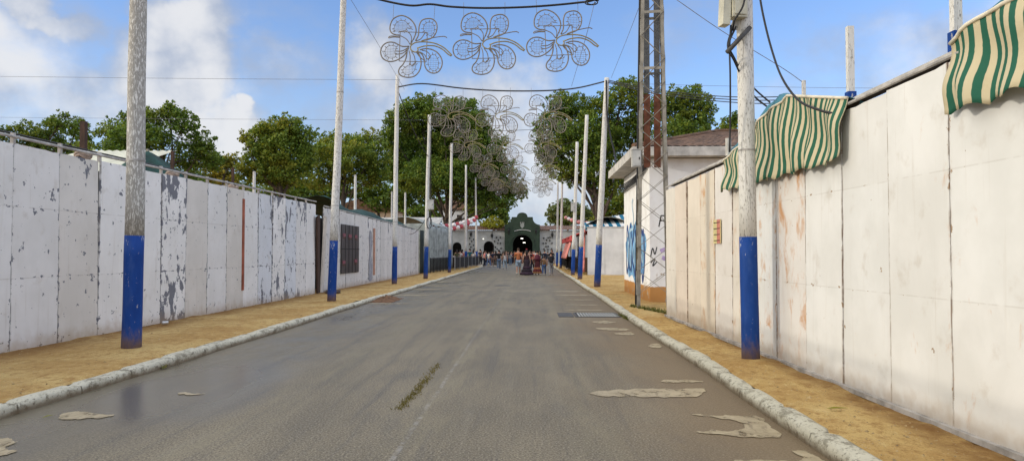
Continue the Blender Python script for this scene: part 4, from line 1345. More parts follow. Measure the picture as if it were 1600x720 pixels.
def make_motif(r_tube=0.019):
    t = thing('light_motif', '', 'light frame', (0, 0, 0), 0, 'flower-shaped light frames hung over the road')
    m = MB(); sq = [mp(207, 268), mp(437, 266), mp(440, 515), mp(212, 517)]
    m.tube(sq, 0.0165, 6, closed=True); m.build('square_frame', M['bronze'], t)
    for p in petals:
        m = MB(); loop = catmull([mp(*q) for q in p['o']], 5); m.tube(loop, r_tube, 6)
        ob = m.build('petal', M['bronze'], t, smooth=True)
        inner = catmull([mp(*q) for q in p['i']], 4, True)
        c_ = mp(*p['c']); inner = [c_ + (q - c_) * 0.97 for q in inner]
        m2 = MB(); m2.tube(inner, 0.008, 5, closed=True)
        for k in range(0, len(inner), 3):
            d = (inner[k] - c_).normalized()
            m2.tube([inner[k] - d * 0.015, inner[k] + d * 0.06], 0.010, 4)
        m2.build('spark_ring', M['bronze'], ob)
        # hatch wires across the inner loop
        m3 = MB(); zs_ = [q.z for q in inner]; lo, hi = min(zs_), max(zs_)
        for k in range(1, 7):
            z = lo + (hi - lo) * k / 8; xs = []
            for a in range(len(inner)):
                p1, p2 = inner[a], inner[(a + 1) % len(inner)]
                if (p1.z - z) * (p2.z - z) < 0: xs.append(p1.x + (p2.x - p1.x) * (z - p1.z) / (p2.z - p1.z))
            xs.sort()
            for a in range(0, len(xs) - 1, 2): m3.tube([(xs[a], 0, z), ((xs[a] + xs[a + 1]) / 2, 0, z + 0.008), (xs[a + 1], 0, z)], 0.004, 4)
        xs_ = [q.x for q in inner]; lo, hi = min(xs_), max(xs_)
        for k in range(1, 4):
            x = lo + (hi - lo) * k / 4; zz = []
            for a in range(len(inner)):
                p1, p2 = inner[a], inner[(a + 1) % len(inner)]
                if (p1.x - x) * (p2.x - x) < 0: zz.append(p1.z + (p2.z - p1.z) * (x - p1.x) / (p2.x - p1.x))
            zz.sort()
            for a in range(0, len(zz) - 1, 2): m3.tube([(x, 0, zz[a]), (x, 0, zz[a + 1])], 0.0025, 4)
        m3.build('mesh_infill', M['hatch'], ob)
    m = MB()
    m.tube(catmull([mp(*q) for q in ((360, 395), (366, 420), (345, 435), (315, 425), (300, 400), (310, 375), (350, 352), (430, 345), (510, 355), (580, 385), (630, 425), (655, 450))], 5), r_tube, 6)
    m.tube(catmull([mp(*q) for q in ((362, 400), (420, 380), (500, 375), (570, 400), (620, 440), (650, 456))], 5), r_tube, 6)
    m.build('pistil', M['stem'], t, smooth=True)
    m = MB()
    for v in veins: m.tube(catmull([mp(*q) for q in v], 5), 0.0145, 5)
    m.build('veins', M['bronze'], t, smooth=True)
    m = MB()
    for (x, y) in ((140, 165), (488, 160)): m.tube([mp(x, y), mp(x, 40)], 0.006, 4)
    m.build('hanger', M['wire'], t)
    return t


proto = make_motif()
ROWS = [  # Y, flower-centre pixels, label of the row
    (21.0, [(644, 75), (757, 70), (872, 65)], 'nearest row'),
    (31.3, [(702, 182), (776, 182), (852, 182)], 'second row'),
    (41.5, [(727, 227), (786, 229), (845, 228)], 'third row'),
    (52.5, [(754, 260), (802, 262), (850, 262)], 'fourth row'),
    (64.0, [(768, 283), (808, 285), (848, 284)], 'fifth row'),
    (74.5, [(780, 292), (812, 296), (846, 295)], 'farthest row'),
]
pos_n = ['left', 'middle', 'right']
first = True
for (Y, cs, rn) in ROWS:
    for (px, py), pn in zip(cs, pos_n):
        p = A(px - 0.0, py, Y)
        lab = f'{pn} flower-shaped light frame in the {rn} strung over the road'
        if first: o = proto; o.location = p; o['label'] = lab; first = False
        else: o = dup(proto, p, rnd.uniform(-0.05, 0.05), lab)
        if cs[0][0] == 644: o.rotation_euler = (0, {'left': 0.05, 'middle': 0.0, 'right': -0.02}[pn], 0)

# cables that carry the rows
cable('thick black cable carrying the nearest row of light frames', [pole_pt(1, 9.0), A(590, -1, 21), A(640, 9, 21), A(672, 7, 21), A(705, 11, 21), A(760, 13, 21), A(830, 11, 21), A(900, 5, 21), A(935, -2, 20.5), A(1003, -35, 18.9)], 0.032)
cable('black cable carrying the second row of light frames', [pole_pt(2, 8.65), A(660, 131, 31.4), A(720, 138, 31.4), A(780, 142, 31.4), A(850, 142, 31.3), A(900, 138, 31.2), pole_pt(8, 8.5)], 0.030)
for k, (li, ri, z) in enumerate(((3, 9, 8.3), (4, 10, 8.3), (5, 11, 8.2), (6, 12, 8.2))):
    nm = ['third', 'fourth', 'fifth', 'farthest'][k]
    cable(f'thin dark cable carrying the {nm} row of light frames', sag(pole_pt(li, z), pole_pt(ri, z), 0.35, 14), 0.012, smooth_n=0)
cable('black cable sloping from the third left pole to the meter box pole', sag(pole_pt(2, 8.6), pole_pt(3, 6.6), 0.3, 12) , 0.02, smooth_n=0)
cable('black cable running down the left pole with the meter box', [pole_pt(3, 8.0) + Vector((0.12, -0.1, 0)), pole_pt(3, 6.0) + Vector((0.16, -0.12, 0)), pole_pt(3, 4.0) + Vector((0.2, -0.12, 0)), pole_pt(3, 2.9) + Vector((0.22, -0.12, 0))], 0.025)
cable('coiled black cable hanging from the meter box pole', [pole_pt(3, 2.9) + Vector((0.15 + 0.14 * math.cos(a), -0.15, 0.1 + 0.3 * math.sin(a))) for a in np.linspace(0, 11, 30)], 0.018, smooth_n=0)
cable('drooping black cable from the farther left wall to the meter box pole', sag(A(640, 366, 44), pole_pt(3, 3.4), 0.25, 10), 0.016, smooth_n=0)
cable('bundle of black cables running down the right pole left of the tower', [pole_pt(8, 8.5) + Vector((-0.03, -0.15, 0)), pole_pt(8, 7.0) + Vector((0.08, -0.16, 0)), pole_pt(8, 6.2) + Vector((0.25, -0.1, 0)), pole_pt(8, 5.2) + Vector((0.45, -0.5, 0)), A(958, 285, 27.2)], 0.034)
for k in range(3):
    cable(['upper', 'middle', 'lower'][k] + ' black service cable running right from the cabled pole past the tower', [pole_pt(8, 8.55 - 0.05 * k), A(1010, 138 + 3 * k, 29), A(1070, 146 + 3.5 * k, 28), A(1130, 151 + 4 * k, 27), A(1190, 152 + 5 * k, 26), A(1260, 150 + 5 * k, 25)], 0.018)
cable('knot of black cable at the right end of the nearest cable', [A(921 + 9 * math.cos(a) + a * 0.6, 4 + 4 * math.sin(a), 20.6) for a in np.linspace(0, 12, 30)], 0.018, smooth_n=0)
# thin wires
WIRES = [('thin wire crossing the sky on the left at the height of the second row', [A(-60, 119, 31.5), A(300, 123, 31.5), A(625, 125, 31.8)]),
         ('thin wire crossing the sky on the left just above the treetops', [A(-60, 183, 41), A(300, 186, 41), A(668, 188, 41)]),
         ('thin wire from the second left pole down to the third', [pole_pt(1, 9.0), A(590, 68, 26), A(632, 140, 31.5)]),
         ('thin guy wire from the tower to the cabled pole', [A(1003, 0, 18.9), A(978, 65, 25), A(955, 122, 30.5)]),
         ('thin guy wire hanging from the cable knot past the right flower', [A(930, 0, 20.6), A(915, 60, 21), A(893, 135, 31)]),
         ('thin wire slanting down behind the nearest right pole', [A(1050, -5, 14), A(1130, 50, 14), A(1220, 105, 14), A(1256, 130, 14)]),
         ('thin wire crossing the sky to the right wall', [A(955, 130, 31), A(1150, 135, 31), A(1400, 138, 31), A(1700, 135, 31)]),
         ('thin wire leaving the frame at the top right', [A(1480, 0, 12), A(1560, -2, 12), A(1650, -6, 12)])]
for lab, pts in WIRES: cable(lab, pts, 0.007 if 'guy' in lab or 'slant' in lab else 0.007, 'wire', 6, 'wire', 'wire', seg=4)

# ------------------------------------------------------------------ trees
def leaf_mesh(name, centers, size, mat, parent, origin, seed):
    r = np.random.default_rng(seed); n = len(centers)
    nrm = r.normal(size=(n, 3)); nrm[:, 2] = np.abs(nrm[:, 2]) * 1.2 + 0.2
    nrm /= np.linalg.norm(nrm, axis=1)[:, None]
    a = np.cross(nrm, r.normal(size=(n, 3))); a /= np.linalg.norm(a, axis=1)[:, None]
    b_ = np.cross(nrm, a)
    s = size * r.uniform(0.55, 1.25, size=(n, 1))
    droop = np.array([0, 0, -0.18])
    P = np.stack([centers - a * s * 0.5, centers + b_ * s * 0.40 + droop * s * 0.3, centers + a * s * 0.55 + droop * s, centers - b_ * s * 0.40 + droop * s * 0.3], 1).reshape(-1, 3)
    P -= np.array(origin)
    me = bpy.data.meshes.new(name)
    me.vertices.add(4 * n); me.vertices.foreach_set('co', P.astype(np.float32).ravel())
    me.loops.add(4 * n); me.loops.foreach_set('vertex_index', np.arange(4 * n, dtype=np.int32))
    me.polygons.add(n); me.polygons.foreach_set('loop_start', np.arange(0, 4 * n, 4, dtype=np.int32))
    me.update(calc_edges=True); me.validate()
    me.materials.append(mat)
    o = bpy.data.objects.new(name, me); COL.objects.link(o); o.parent = parent
    return o


def tree(name, label, Y, base_px, lobes, mat, seed, leaf=0.30, dens=1.0, trunk_r=0.28, group='trees behind the stalls', zbase=0.0, depth=1.0, cat='tree'):
    """lobes: (px, py, rpx, rpy) silhouettes of the crown's masses at distance Y"""
    r = np.random.default_rng(seed)
    k = Y / F
    b0 = A(base_px, 394, Y); org = Vector((b0.x, Y, zbase))
    t = thing(name, label, cat, org, 0, group)
    L = []
    for i, (px, py, rx, ry) in enumerate(lobes):
        c_ = A(px, py, Y); dy = r.uniform(-1, 1) * rx * k * 0.8 * depth
        L.append((np.array([c_.x, Y + dy, c_.z]), np.array([rx * k, rx * k * 0.95 * depth, ry * k]) * 1.08))
    cent = []
    for c_, rad in L:
        rm = (rad[0] * rad[2]) ** 0.5
        ncl = int(max(30, 60 * (rm / 1.6) ** 1.6))
        d = r.normal(size=(ncl, 3)); d /= np.linalg.norm(d, axis=1)[:, None]
        rr_ = r.uniform(0.45, 1.14, size=(ncl, 1))
        cc_ = c_ + d * rr_ * rad
        cr = np.minimum(0.9, 0.30 * rm) * r.uniform(0.40, 1.15, size=ncl) * np.where(rr_[:, 0] > 0.98, 0.6, 1.0)
        per = (dens * 7.5 * (cr / leaf) ** 2 * 1.3).astype(int) + 6
        for q in range(ncl):
            g_ = r.normal(size=(per[q], 3)); g_ /= (np.linalg.norm(g_, axis=1)[:, None] + 1e-6)
            g_ *= (r.uniform(0, 1, size=(per[q], 1)) ** 0.45) * cr[q]
            g_[:, 2] *= 0.72
            cent.append(cc_[q] + g_)
        ni = int(dens * 16 * (rm / leaf) ** 2)
        g_ = r.normal(size=(ni, 3)); g_ /= np.linalg.norm(g_, axis=1)[:, None]; g_ *= r.uniform(0, 1, size=(ni, 1)) ** 0.5 * 0.86 * rad
        cent.append(c_ + g_)
    cent = np.concatenate(cent)
    leaf_mesh('crown', cent, leaf, mat, t, org, seed + 1)
    # trunk and limbs
    m = MB()
    cz = min(c_[2] - rad[2] * 0.5 for c_, rad in L); cz = max(cz, 1.8)
    top = np.mean([c_ for c_, _ in L], axis=0)
    tr = [(0, 0, -0.1), (0.05, 0.02, 0.35), ((top[0] - org.x) * 0.15 + 0.1, 0.0, cz * 0.55), ((top[0] - org.x) * 0.35, 0.05, cz), ((top[0] - org.x) * 0.8, 0.1, max(cz + 0.5, top[2]))]
    tr = catmull(tr, 4); n = len(tr)
    m.tube(tr, [trunk_r * 1.25 * (1 - 0.78 * i / (n - 1)) for i in range(n)], 9)
    st = tr[int(n * 0.55)]
    for c_, rad in L:
        e = Vector(c_ - np.array(org)); q = tr[int(n * r.uniform(0.5, 0.75))]
        mid = q.lerp(e, 0.5) + Vector((r.normal() * 0.3, r.normal() * 0.3, r.uniform(-0.2, 0.6)))
        pts = catmull([q, mid, e], 5); nn = len(pts)
        m.tube(pts, [trunk_r * 0.36 * (1 - 0.85 * i / (nn - 1)) for i in range(nn)], 6)
        for _ in range(3):
            d = Vector(np.clip(r.normal(size=3), -1, 1) * rad * 0.5); pts = catmull([mid.lerp(e, r.uniform(0.2, 0.9)), e + d * 0.4, e + d], 3); nn = len(pts)
            m.tube(pts, [trunk_r * 0.16 * (1 - 0.8 * i / (nn - 1)) for i in range(nn)], 4)
    m.build('trunk', M['bark'], t, smooth=True)
    return t


tree('plane_tree', 'broken low treeline tree at the far left above the white wall', 58, 60, [(10, 218, 26, 22), (45, 212, 26, 22), (80, 205, 26, 24), (102, 195, 18, 17), (128, 202, 20, 20), (60, 235, 60, 20), (140, 228, 16, 22), (-30, 215, 30, 26)], M['leaf_dark'], 11, 0.19)
tree('plane_tree', 'tall green tree behind the nearest left pole', 52, 255, [(180, 205, 26, 20), (195, 185, 18, 14), (238, 190, 30, 18), (272, 180, 22, 18), (268, 172, 14, 11), (295, 195, 24, 24), (312, 225, 22, 24), (240, 220, 55, 24), (185, 228, 32, 18), (290, 245, 45, 26), (215, 250, 60, 20), (330, 250, 20, 18)], M['leaf_dark'], 12, 0.18)
tree('plane_tree', 'yellowish low tree between two taller trees on the left', 66, 350, [(345, 260, 18, 20), (358, 250, 16, 14), (350, 282, 28, 18), (335, 270, 16, 14)], M['leaf_autumn'], 13, 0.2)
tree('plane_tree', 'broad green tree left of the second left pole', 56, 440, [(430, 205, 38, 26), (452, 195, 24, 17), (410, 215, 32, 24), (395, 240, 26, 22), (470, 215, 24, 26), (440, 240, 50, 30), (475, 245, 22, 26), (420, 265, 48, 24), (455, 275, 38, 20), (385, 265, 22, 20), (382, 215, 12, 10)], M['leaf'], 14, 0.18)
tree('plane_tree', 'smaller lit tree between the second and third left poles', 68, 530, [(515, 225, 26, 20), (555, 222, 24, 18), (580, 218, 20, 16), (545, 245, 45, 24), (510, 255, 28, 24), (585, 245, 24, 24), (555, 272, 45, 20), (500, 282, 24, 18), (592, 275, 20, 18)], M['leaf'], 15, 0.20)
tree('plane_tree', 'dark low tree far behind the green tarpaulin', 88, 600, [(470, 295, 40, 14), (530, 300, 40, 14), (585, 302, 30, 14), (640, 305, 40, 18), (610, 318, 40, 12)], M['leaf_dark'], 25, 0.36)
tree('plane_tree', 'largest dark tree on the left overhanging the road', 80, 690, [(640, 185, 34, 26), (655, 168, 24, 18), (612, 215, 18, 28), (690, 178, 38, 24), (725, 180, 28, 26), (745, 200, 24, 26), (660, 225, 55, 40), (710, 230, 48, 40), (760, 240, 30, 34), (640, 270, 45, 26), (690, 280, 55, 28), (745, 275, 45, 28), (785, 270, 22, 26), (800, 292, 20, 20), (770, 300, 32, 20), (815, 300, 10, 12), (735, 305, 40, 14), (790, 318, 22, 10), (618, 255, 22, 26)], M['leaf_dark'], 16, 0.23, trunk_r=0.3)
tree('plane_tree', 'dark low tree far behind the canvas stall', 112, 670, [(640, 330, 30, 12), (680, 322, 26, 14), (735, 330, 26, 14), (700, 338, 30, 10), (665, 340, 20, 10), (600, 326, 24, 10)], M['leaf_dark'], 27, 0.4)
tree('plane_tree', 'dark low treeline between the left trunks above the white wall', 84, 320, [(40, 262, 50, 14), (140, 262, 50, 16), (210, 272, 45, 16), (290, 280, 45, 16), (350, 292, 45, 14), (420, 300, 45, 14), (470, 305, 40, 12)], M['leaf_dark'], 28, 0.26)
tree('plane_tree', 'dark shrubby tree beside the green gate', 104, 772, [(770, 325, 20, 16), (752, 330, 14, 14), (784, 335, 12, 12), (740, 325, 14, 16), (790, 345, 8, 8)], M['leaf_dark'], 17, 0.34, group='trees by the gate')
tree('yellow_bush', 'bright yellow green bush above the gate wall', 101.4, 770, [(770, 345, 12, 8), (758, 349, 8, 6), (781, 350, 8, 6), (768, 352, 16, 5)], M['leaf_yellow'], 18, 0.26, trunk_r=0.1, group='trees by the gate', cat='bush')
tree('plane_tree', 'big dark tree on the right overhanging the road', 58, 935, [(880, 160, 28, 18), (910, 165, 30, 22), (950, 165, 30, 22), (985, 150, 28, 22), (975, 135, 20, 12), (870, 185, 28, 24), (850, 205, 18, 22), (880, 220, 34, 30), (920, 215, 45, 34), (965, 210, 40, 34), (860, 245, 22, 22), (880, 265, 28, 18), (930, 260, 42, 26), (955, 290, 36, 22), (900, 280, 24, 14), (845, 235, 12, 16), (1000, 185, 24, 32), (1003, 235, 22, 30)], M['leaf_dark'], 19, 0.19, trunk_r=0.3)
tree('plane_tree', 'dark tree behind the hut roof right of the lattice tower', 54, 1065, [(1060, 155, 26, 20), (1080, 148, 22, 16), (1095, 165, 22, 20), (1050, 180, 30, 28), (1085, 190, 32, 24), (1060, 210, 40, 22), (1030, 165, 18, 24), (1105, 190, 12, 18)], M['leaf_dark'], 20, 0.18)
tree('plane_tree', 'small distant tree just left of the nearest right pole', 66, 1140, [(1138, 192, 14, 12), (1150, 188, 10, 12), (1130, 205, 18, 12), (1170, 198, 14, 16), (1150, 212, 28, 14)], M['leaf_dark'], 22, 0.21)
tree('pale_tree', 'pale sunlit tree behind the gate wall on the right', 130, 885, [(870, 332, 16, 14), (884, 325, 16, 14), (900, 332, 18, 16), (918, 338, 12, 14), (885, 345, 30, 10)], M['leaf_pale'], 23, 0.42, group='trees by the gate')
tree('plane_tree', 'green tree filling the space behind the right stalls', 76, 950, [(945, 330, 20, 16), (965, 320, 24, 20), (935, 345, 18, 12), (985, 335, 20, 24)], M['leaf'], 24, 0.32)

# ------------------------------------------------------------------ stalls behind the left walls
t = thing('metal_roof_stall', 'cream corrugated metal roof of a stall behind the left wall', 'stall', (-14.6, 24, 0))
m = MB(); pa = A(70, 252, 22) ; pb = A(225, 268, 22)
def cr(u, v):
    x = -1.6 + 3.4 * u; y = -2.2 + 4.4 * v
    return (x, y, 3.95 - 0.02 * u + 1.28 * v + 0.02 * math.sin(u * 3.4 / 0.28 * PI * 2))
m.grid(cr, 120, 6); m.build('roof', M['cream_metal'], t, solidify=0.01)
m = MB()
for x in (-1.5, 1.7):
    for y in (-2.1, 2.1): m.bar((x, y, 0), (x, y, 4.55 + 0.17 * y), 0.08)
m.build('frame', M['galv'], t)
t = thing('green_tent', 'dark green tent roof behind the left wall beside the nearest pole', 'tent', (-12.4, 23.4, 0))
m = MB()
def tent(u, v):
    a = 2 * PI * u; rr_ = 1.35 * v
    return (rr_ * math.cos(a), rr_ * math.sin(a), 4.82 - 1.05 * v ** 1.2 + 0.06 * math.sin(a * 8) * v)
m.grid(tent, 48, 8); m.build('canopy', M['tarp_green'], t, smooth=True, solidify=0.01)
m = MB(); m.bar((0, 0, 0), (0, 0, 4.88), 0.08); m.build('pole', M['galv'], t)
# green tarpaulin roof over the farther left wall
t = thing('green_tarpaulin', 'crumpled green tarpaulin over the stall behind the farther left wall', 'tarpaulin', (XW, 28, 0))
m = MB()
def tarp(u, v):
    y = 1.2 + 19.5 * u; x = -0.15 - 3.4 * v
    ridge = (0.72 * math.sin(PI * min(1, v * 4.5) * 0.5) - 0.25 * v) * (1.0 - 0.35 * u) * (0.8 + 0.2 * math.cos(u * 16))
    return (x, y, 3.14 - 0.008 * y + ridge + 0.06 * fbm(u * 26, v * 5) + 0.05 * math.sin(u * 60) * v)
m.grid(tarp, 120, 14); m.build('sheet', M['tarp_green'], t, smooth=True, solidify=0.012)
m = MB(); 
for k in range(6): m.bar((-1.8, 1.5 + 3.7 * k, 0), (-1.8, 1.5 + 3.7 * k, 3.5), 0.07)
m.build('frame', M['galv'], t)
# thin white posts rising behind the left walls
for (px, y0_, y1_, Y, lab) in ((397, 270, 320, 30, 'short white post standing behind the left wall below the broad tree'), (555, 275, 330, 36, 'white post rising behind the green tarpaulin'), (633, 302, 350, 50, 'thin grey white post right of the third left pole'), (612, 300, 345, 60, 'slender pale post far behind the green tarpaulin')):
    tp_ = A(px, y0_, Y); m = MB(); m.tube([(0, 0, 0), (0.01, 0, tp_.z - ZP)], [0.085, 0.06], 10)
    tt = thing('white_post', lab, 'post', (tp_.x, Y, ZP), 0, 'white posts behind the left walls')
    m.build('shaft', M['pole_white'], tt)['wear'] = 0.1
    m = MB(); m.lathe([(0.07, 0), (0.05, 0.05), (0.01, 0.06)], 10, (0.01, 0, tp_.z - ZP)); m.build('cap', M['rail'], tt)
# beige house far behind
hs = thing('beige_house', 'low beige house with brown roof seen under the far left trees', 'house', (A(570, 320, 96).x, 96, 0))
m = MB(); m.box((0, 0, 3.4), (9, 6, 6.8)); m.build('wall', M['beige_wall'], hs)
m = MB(); m.prism([(-4.8, -3.3, 6.8), (4.8, -3.3, 6.8), (0, -3.3, 8.4)], (0, 6.6, 0)); m.build('roof', M['tile'], hs)
for x in (-2.5, 0, 2.5):
    m = MB(); m.box((x, -3.02, 4.8), (1.0, 0.06, 1.3)); m.build('window', M['interior'], hs)
h2 = thing('low_shed', 'long low shed with dull roof behind the green tarpaulin', 'shed', (A(600, 335, 62).x, 62, 0))
m = MB(); m.box((0, 0, 1.9), (9, 5, 3.8)); m.build('wall', M['beige_wall'], h2)
m = MB(); m.prism([(-5.0, -2.8, 3.8), (5.0, -2.8, 3.8), (5.0, 0, 4.5), (-5.0, 0, 4.5)], (0, 0, -0.1)); m.build('roof', M['fascia'], h2)

# canvas stall with railing (left, 51 - 63 m)
st = thing('canvas_stall', 'stall wrapped in grey green canvas behind the black iron railing', 'stall', (-7.3, 50.5, ZP))
m = MB()
m.grid(lambda u, v: (0.55 * u + 0.10 * math.sin(u * 70) * (0.4 + 0.6 * v), 12.0 * u, 3.35 * (1 - v) + 0.05 * math.sin(u * 40)), 160, 8)
m.build('canvas_side', M['tarp_grey'], st, smooth=True, solidify=0.01)
m = MB(); m.grid(lambda u, v: (-3.0 * v + 0.05 * math.sin(u * 9), 0.0 - 0.05, 3.4 * (1 - 0) * u), 6, 4); m.build('canvas_end', M['tarp_grey'], st, solidify=0.01)
m = MB(); m.grid(lambda u, v: (0.55 * u - 3.0 * v, 12 * u, 3.36 + 0.5 * math.sin(PI * v) + 0.05 * math.sin(u * 30)), 40, 8); m.build('roof', M['tarp_grey'], st, smooth=True, solidify=0.01)
# dark green curtain + blue tub between wall end and stall
m = MB(); m.grid(lambda u, v: (0.06 * math.sin(u * 25), 1.5 * u, 2.9 * (1 - v)), 30, 4)
o = m.build('dark_curtain', solid('dark_curtain', (0.02, 0.03, 0.028)), smooth=True, solidify=0.01); o.location = (-7.4, 48.9, ZP)
tag(o, 'dark curtain hanging at the end of the farther left wall', 'curtain')
c = G(667, 424, ZP); tub = thing('blue_tub', 'low bright blue tub on the sand at the end of the left walls', 'tub', (c.x, c.y, ZP))
m = MB(); m.lathe([(0.36, 0), (0.42, 0.2), (0.44, 0.21), (0.41, 0.21), (0.35, 0.03)], 18); m.build('basin', solid('blue_plastic', (0.02, 0.13, 0.45), 0.4), tub)
m = MB(); m.lathe([(0.43, 0.2), (0.47, 0.205), (0.47, 0.225), (0.43, 0.23)], 18); m.build('rim', solid('blue_plastic', (0.02, 0.13, 0.45), 0.4), tub)

def railing(label, a_, b_, h, n, infill=None, name='railing', posts='iron', every=1, toprail=True, solidpan=False):
    a_, b_ = Vector(a_), Vector(b_); d = b_ - a_
    t = thing(name, label, 'railing', a_)
    m = MB(); m.bar((0, 0, h), d + Vector((0, 0, h)), 0.05); m.bar((0, 0, 0.12), d + Vector((0, 0, 0.12)), 0.04); m.build('rails', M[posts], t)
    np_ = max(1, n // 8)
    for k in range(np_ + 1):
        p = d * k / np_
        m = MB(); m.bar(p, p + Vector((0, 0, h + 0.04)), 0.06); m.build('post', M['greybox' if solidpan else posts], t)
    m = MB()
    if solidpan:
        m.bar(Vector((0, 0, h * 0.55)), d + Vector((0, 0, h * 0.55)), 0.015, h * 0.78)
    else:
        for k in range(1, n): m.bar(d * k / n + Vector((0, 0, 0.12)), d * k / n + Vector((0, 0, h)), 0.022)
    m.build('infill', M['interior'] if solidpan else M['iron'], t)
    return t


pa, pb = G(672, 425), G(700, 421)
railing('black iron railing in front of the grey green canvas stall', (-6.95, 50.6, ZP), (-6.55, 58.5, ZP), 1.0, 48)
railing('dark panelled barrier with pale posts along the left pavement', (-6.08, 58.6, ZP), (-5.45, 76.0, ZP), 1.05, 48, solidpan=True)
railing('dark barrier running along the right pavement below the pink drape', (3.05, 52.0, ZP), (3.2, 76.0, ZP), 1.05, 64, solidpan=False)
railing('thin horizontal rail in front of the right white wall', (3.0, 45.5, ZP), (3.05, 51.5, ZP), 1.05, 10)
m = MB(); 
t = thing('turnstile_frame', 'brown timber counter standing behind the dark left barrier', 'counter', (-7.2, 63.5, ZP))
m.box((0, 4.5, 0.5), (0.5, 9.0, 1.0)); m.build('front', M['brownwood'], t); m = MB(); m.box((0.05, 4.5, 1.03), (0.7, 9.2, 0.06)); m.build('top', M['palewood'], t)

# ------------------------------------------------------------------ right side far stalls
wr = thing('white_wall', 'smooth white wall facing the road beyond the hut', 'wall', (3.55, 46.6, ZP))
for i in range(4):
    m = MB(); m.box((0.55 + 1.1 * i, 0, 1.47), (1.09, 0.06, 2.95)); m.build('panel', M['white_render'], wr)
m = MB(); m.box((2.2, 0.0, 2.99), (4.5, 0.10, 0.08)); m.build('coping', M['fascia'], wr)
sa = thing('striped_tent', 'blue and white striped tent roof above the smooth white wall', 'tent', (5.2, 46.7, 0))
m = MB(); m.grid(lambda u, v: (-1.9 + 4.6 * u, 3.2 * v, 3.22 + 0.75 * min(u * 1.6, 1.0) * (1 - 0.0 * v) * (v * 0.8 + 0.02) + 0.9 * v * 0.3), 30, 8, uv=lambda u, v: (u * 4.6, v))
m.build('canopy', M['stripe_blue'], sa, smooth=True, solidify=0.01)
m = MB(); m.grid(lambda u, v: (-1.9 + 4.6 * u, -0.02 - 0.04 * math.sin(u * 30), 3.22 - 0.22 * v + 0.75 * min(u * 1.6, 1.0) * 0.02), 60, 3, uv=lambda u, v: (u * 4.6, v)); m.build('valance', M['stripe_blue'], sa, smooth=True, solidify=0.01)
m = MB(); m.bar((-1.8, 3.1, 0), (-1.8, 3.1, 3.3), 0.07); m.bar((2.6, 3.1, 0), (2.6, 3.1, 3.3), 0.07); m.build('frame', M['galv'], sa)

bs = thing('market_booth', 'open booth with red canopy and pink drapes behind the right barrier', 'booth', (3.6, 47.2, ZP))
m = MB()
for y in (0.2, 5.5, 11, 16.5, 22):
    for x in (0.1, 3.2): m.bar((x, y, 0), (x, y, 2.9), 0.09)
m.build('frame', M['palewood'], bs)
m = MB(); m.grid(lambda u, v: (-0.75 + 4.4 * v, 0.2 + 22 * u, 2.55 + 0.65 * math.sin(PI * min(1, v * 1.2) * 0.5) + 0.05 * math.sin(u * 50)), 80, 8); m.build('canopy', M['red'], bs, smooth=True, solidify=0.01)
m = MB(); m.box((3.0, 11, 1.4), (0.08, 22, 2.8)); m.build('back_wall', M['interior'], bs)
m = MB(); m.box((0.55, 11, 0.5), (0.5, 21, 1.0)); m.build('counter', M['brownwood'], bs)
def drape(y0_, L_, x0_, x1_, z0_, z1_, nm, mt):
    m = MB(); m.grid(lambda u, v: (x0_ + (x1_ - x0_) * v + 0.06 * math.sin(u * 22), y0_ + L_ * u, z0_ + (z1_ - z0_) * v), 40, 8); return m.build(nm, mt, bs, smooth=True, solidify=0.01)
drape(0.3, 1.3, -0.15, -0.2, 2.9, 0.15, 'pink_drape', M['pink'])
drape(7.0, 9.0, -0.55, -1.05, 2.45, 0.95, 'pink_drape', M['pink'])
drape(2.0, 20, -0.7, -0.75, 2.62, 2.2, 'valance', M['red'])
m = MB(); m.grid(lambda u, v: (-0.1 + 3 * v, 0.1 + 4 * u, 3.2 + 0.5 * math.sin(PI * v)), 10, 8); o = m.build('cream_awning', M['trim'], bs, smooth=True, solidify=0.01)

# ------------------------------------------------------------------ gate and its wings
GY = 100.0
GX0, GX1 = A(788.5, 394, GY).x, A(843.5, 394, GY).x
def strip_wall(mb, xs, zlo, zhi, y, th):
    n = len(xs)
    for s, yy in ((0, y), (1, y + th)):
        for i, x in enumerate(xs): mb.v.append((x, yy, zlo[i])); mb.v.append((x, yy, zhi[i]))
    o = len(mb.v) - 4 * n
    for i in range(n - 1):
        a = o + 2 * i; b_ = o + 2 * n + 2 * i
        mb.f += [(a, a + 2, a + 3, a + 1), (b_, b_ + 1, b_ + 3, b_ + 2), (a + 1, a + 3, b_ + 3, b_ + 1), (a, b_, b_ + 2, a + 2)]
    mb.f += [(o, o + 1, o + 2 * n + 1, o + 2 * n), (o + 2 * n - 2, o + 4 * n - 2, o + 4 * n - 1, o + 2 * n - 1)]


def arch(x, cx_, hw_, spring, base):
    d = abs(x - cx_)
    return base if d >= hw_ else spring + math.sqrt(max(0, hw_ * hw_ - d * d))


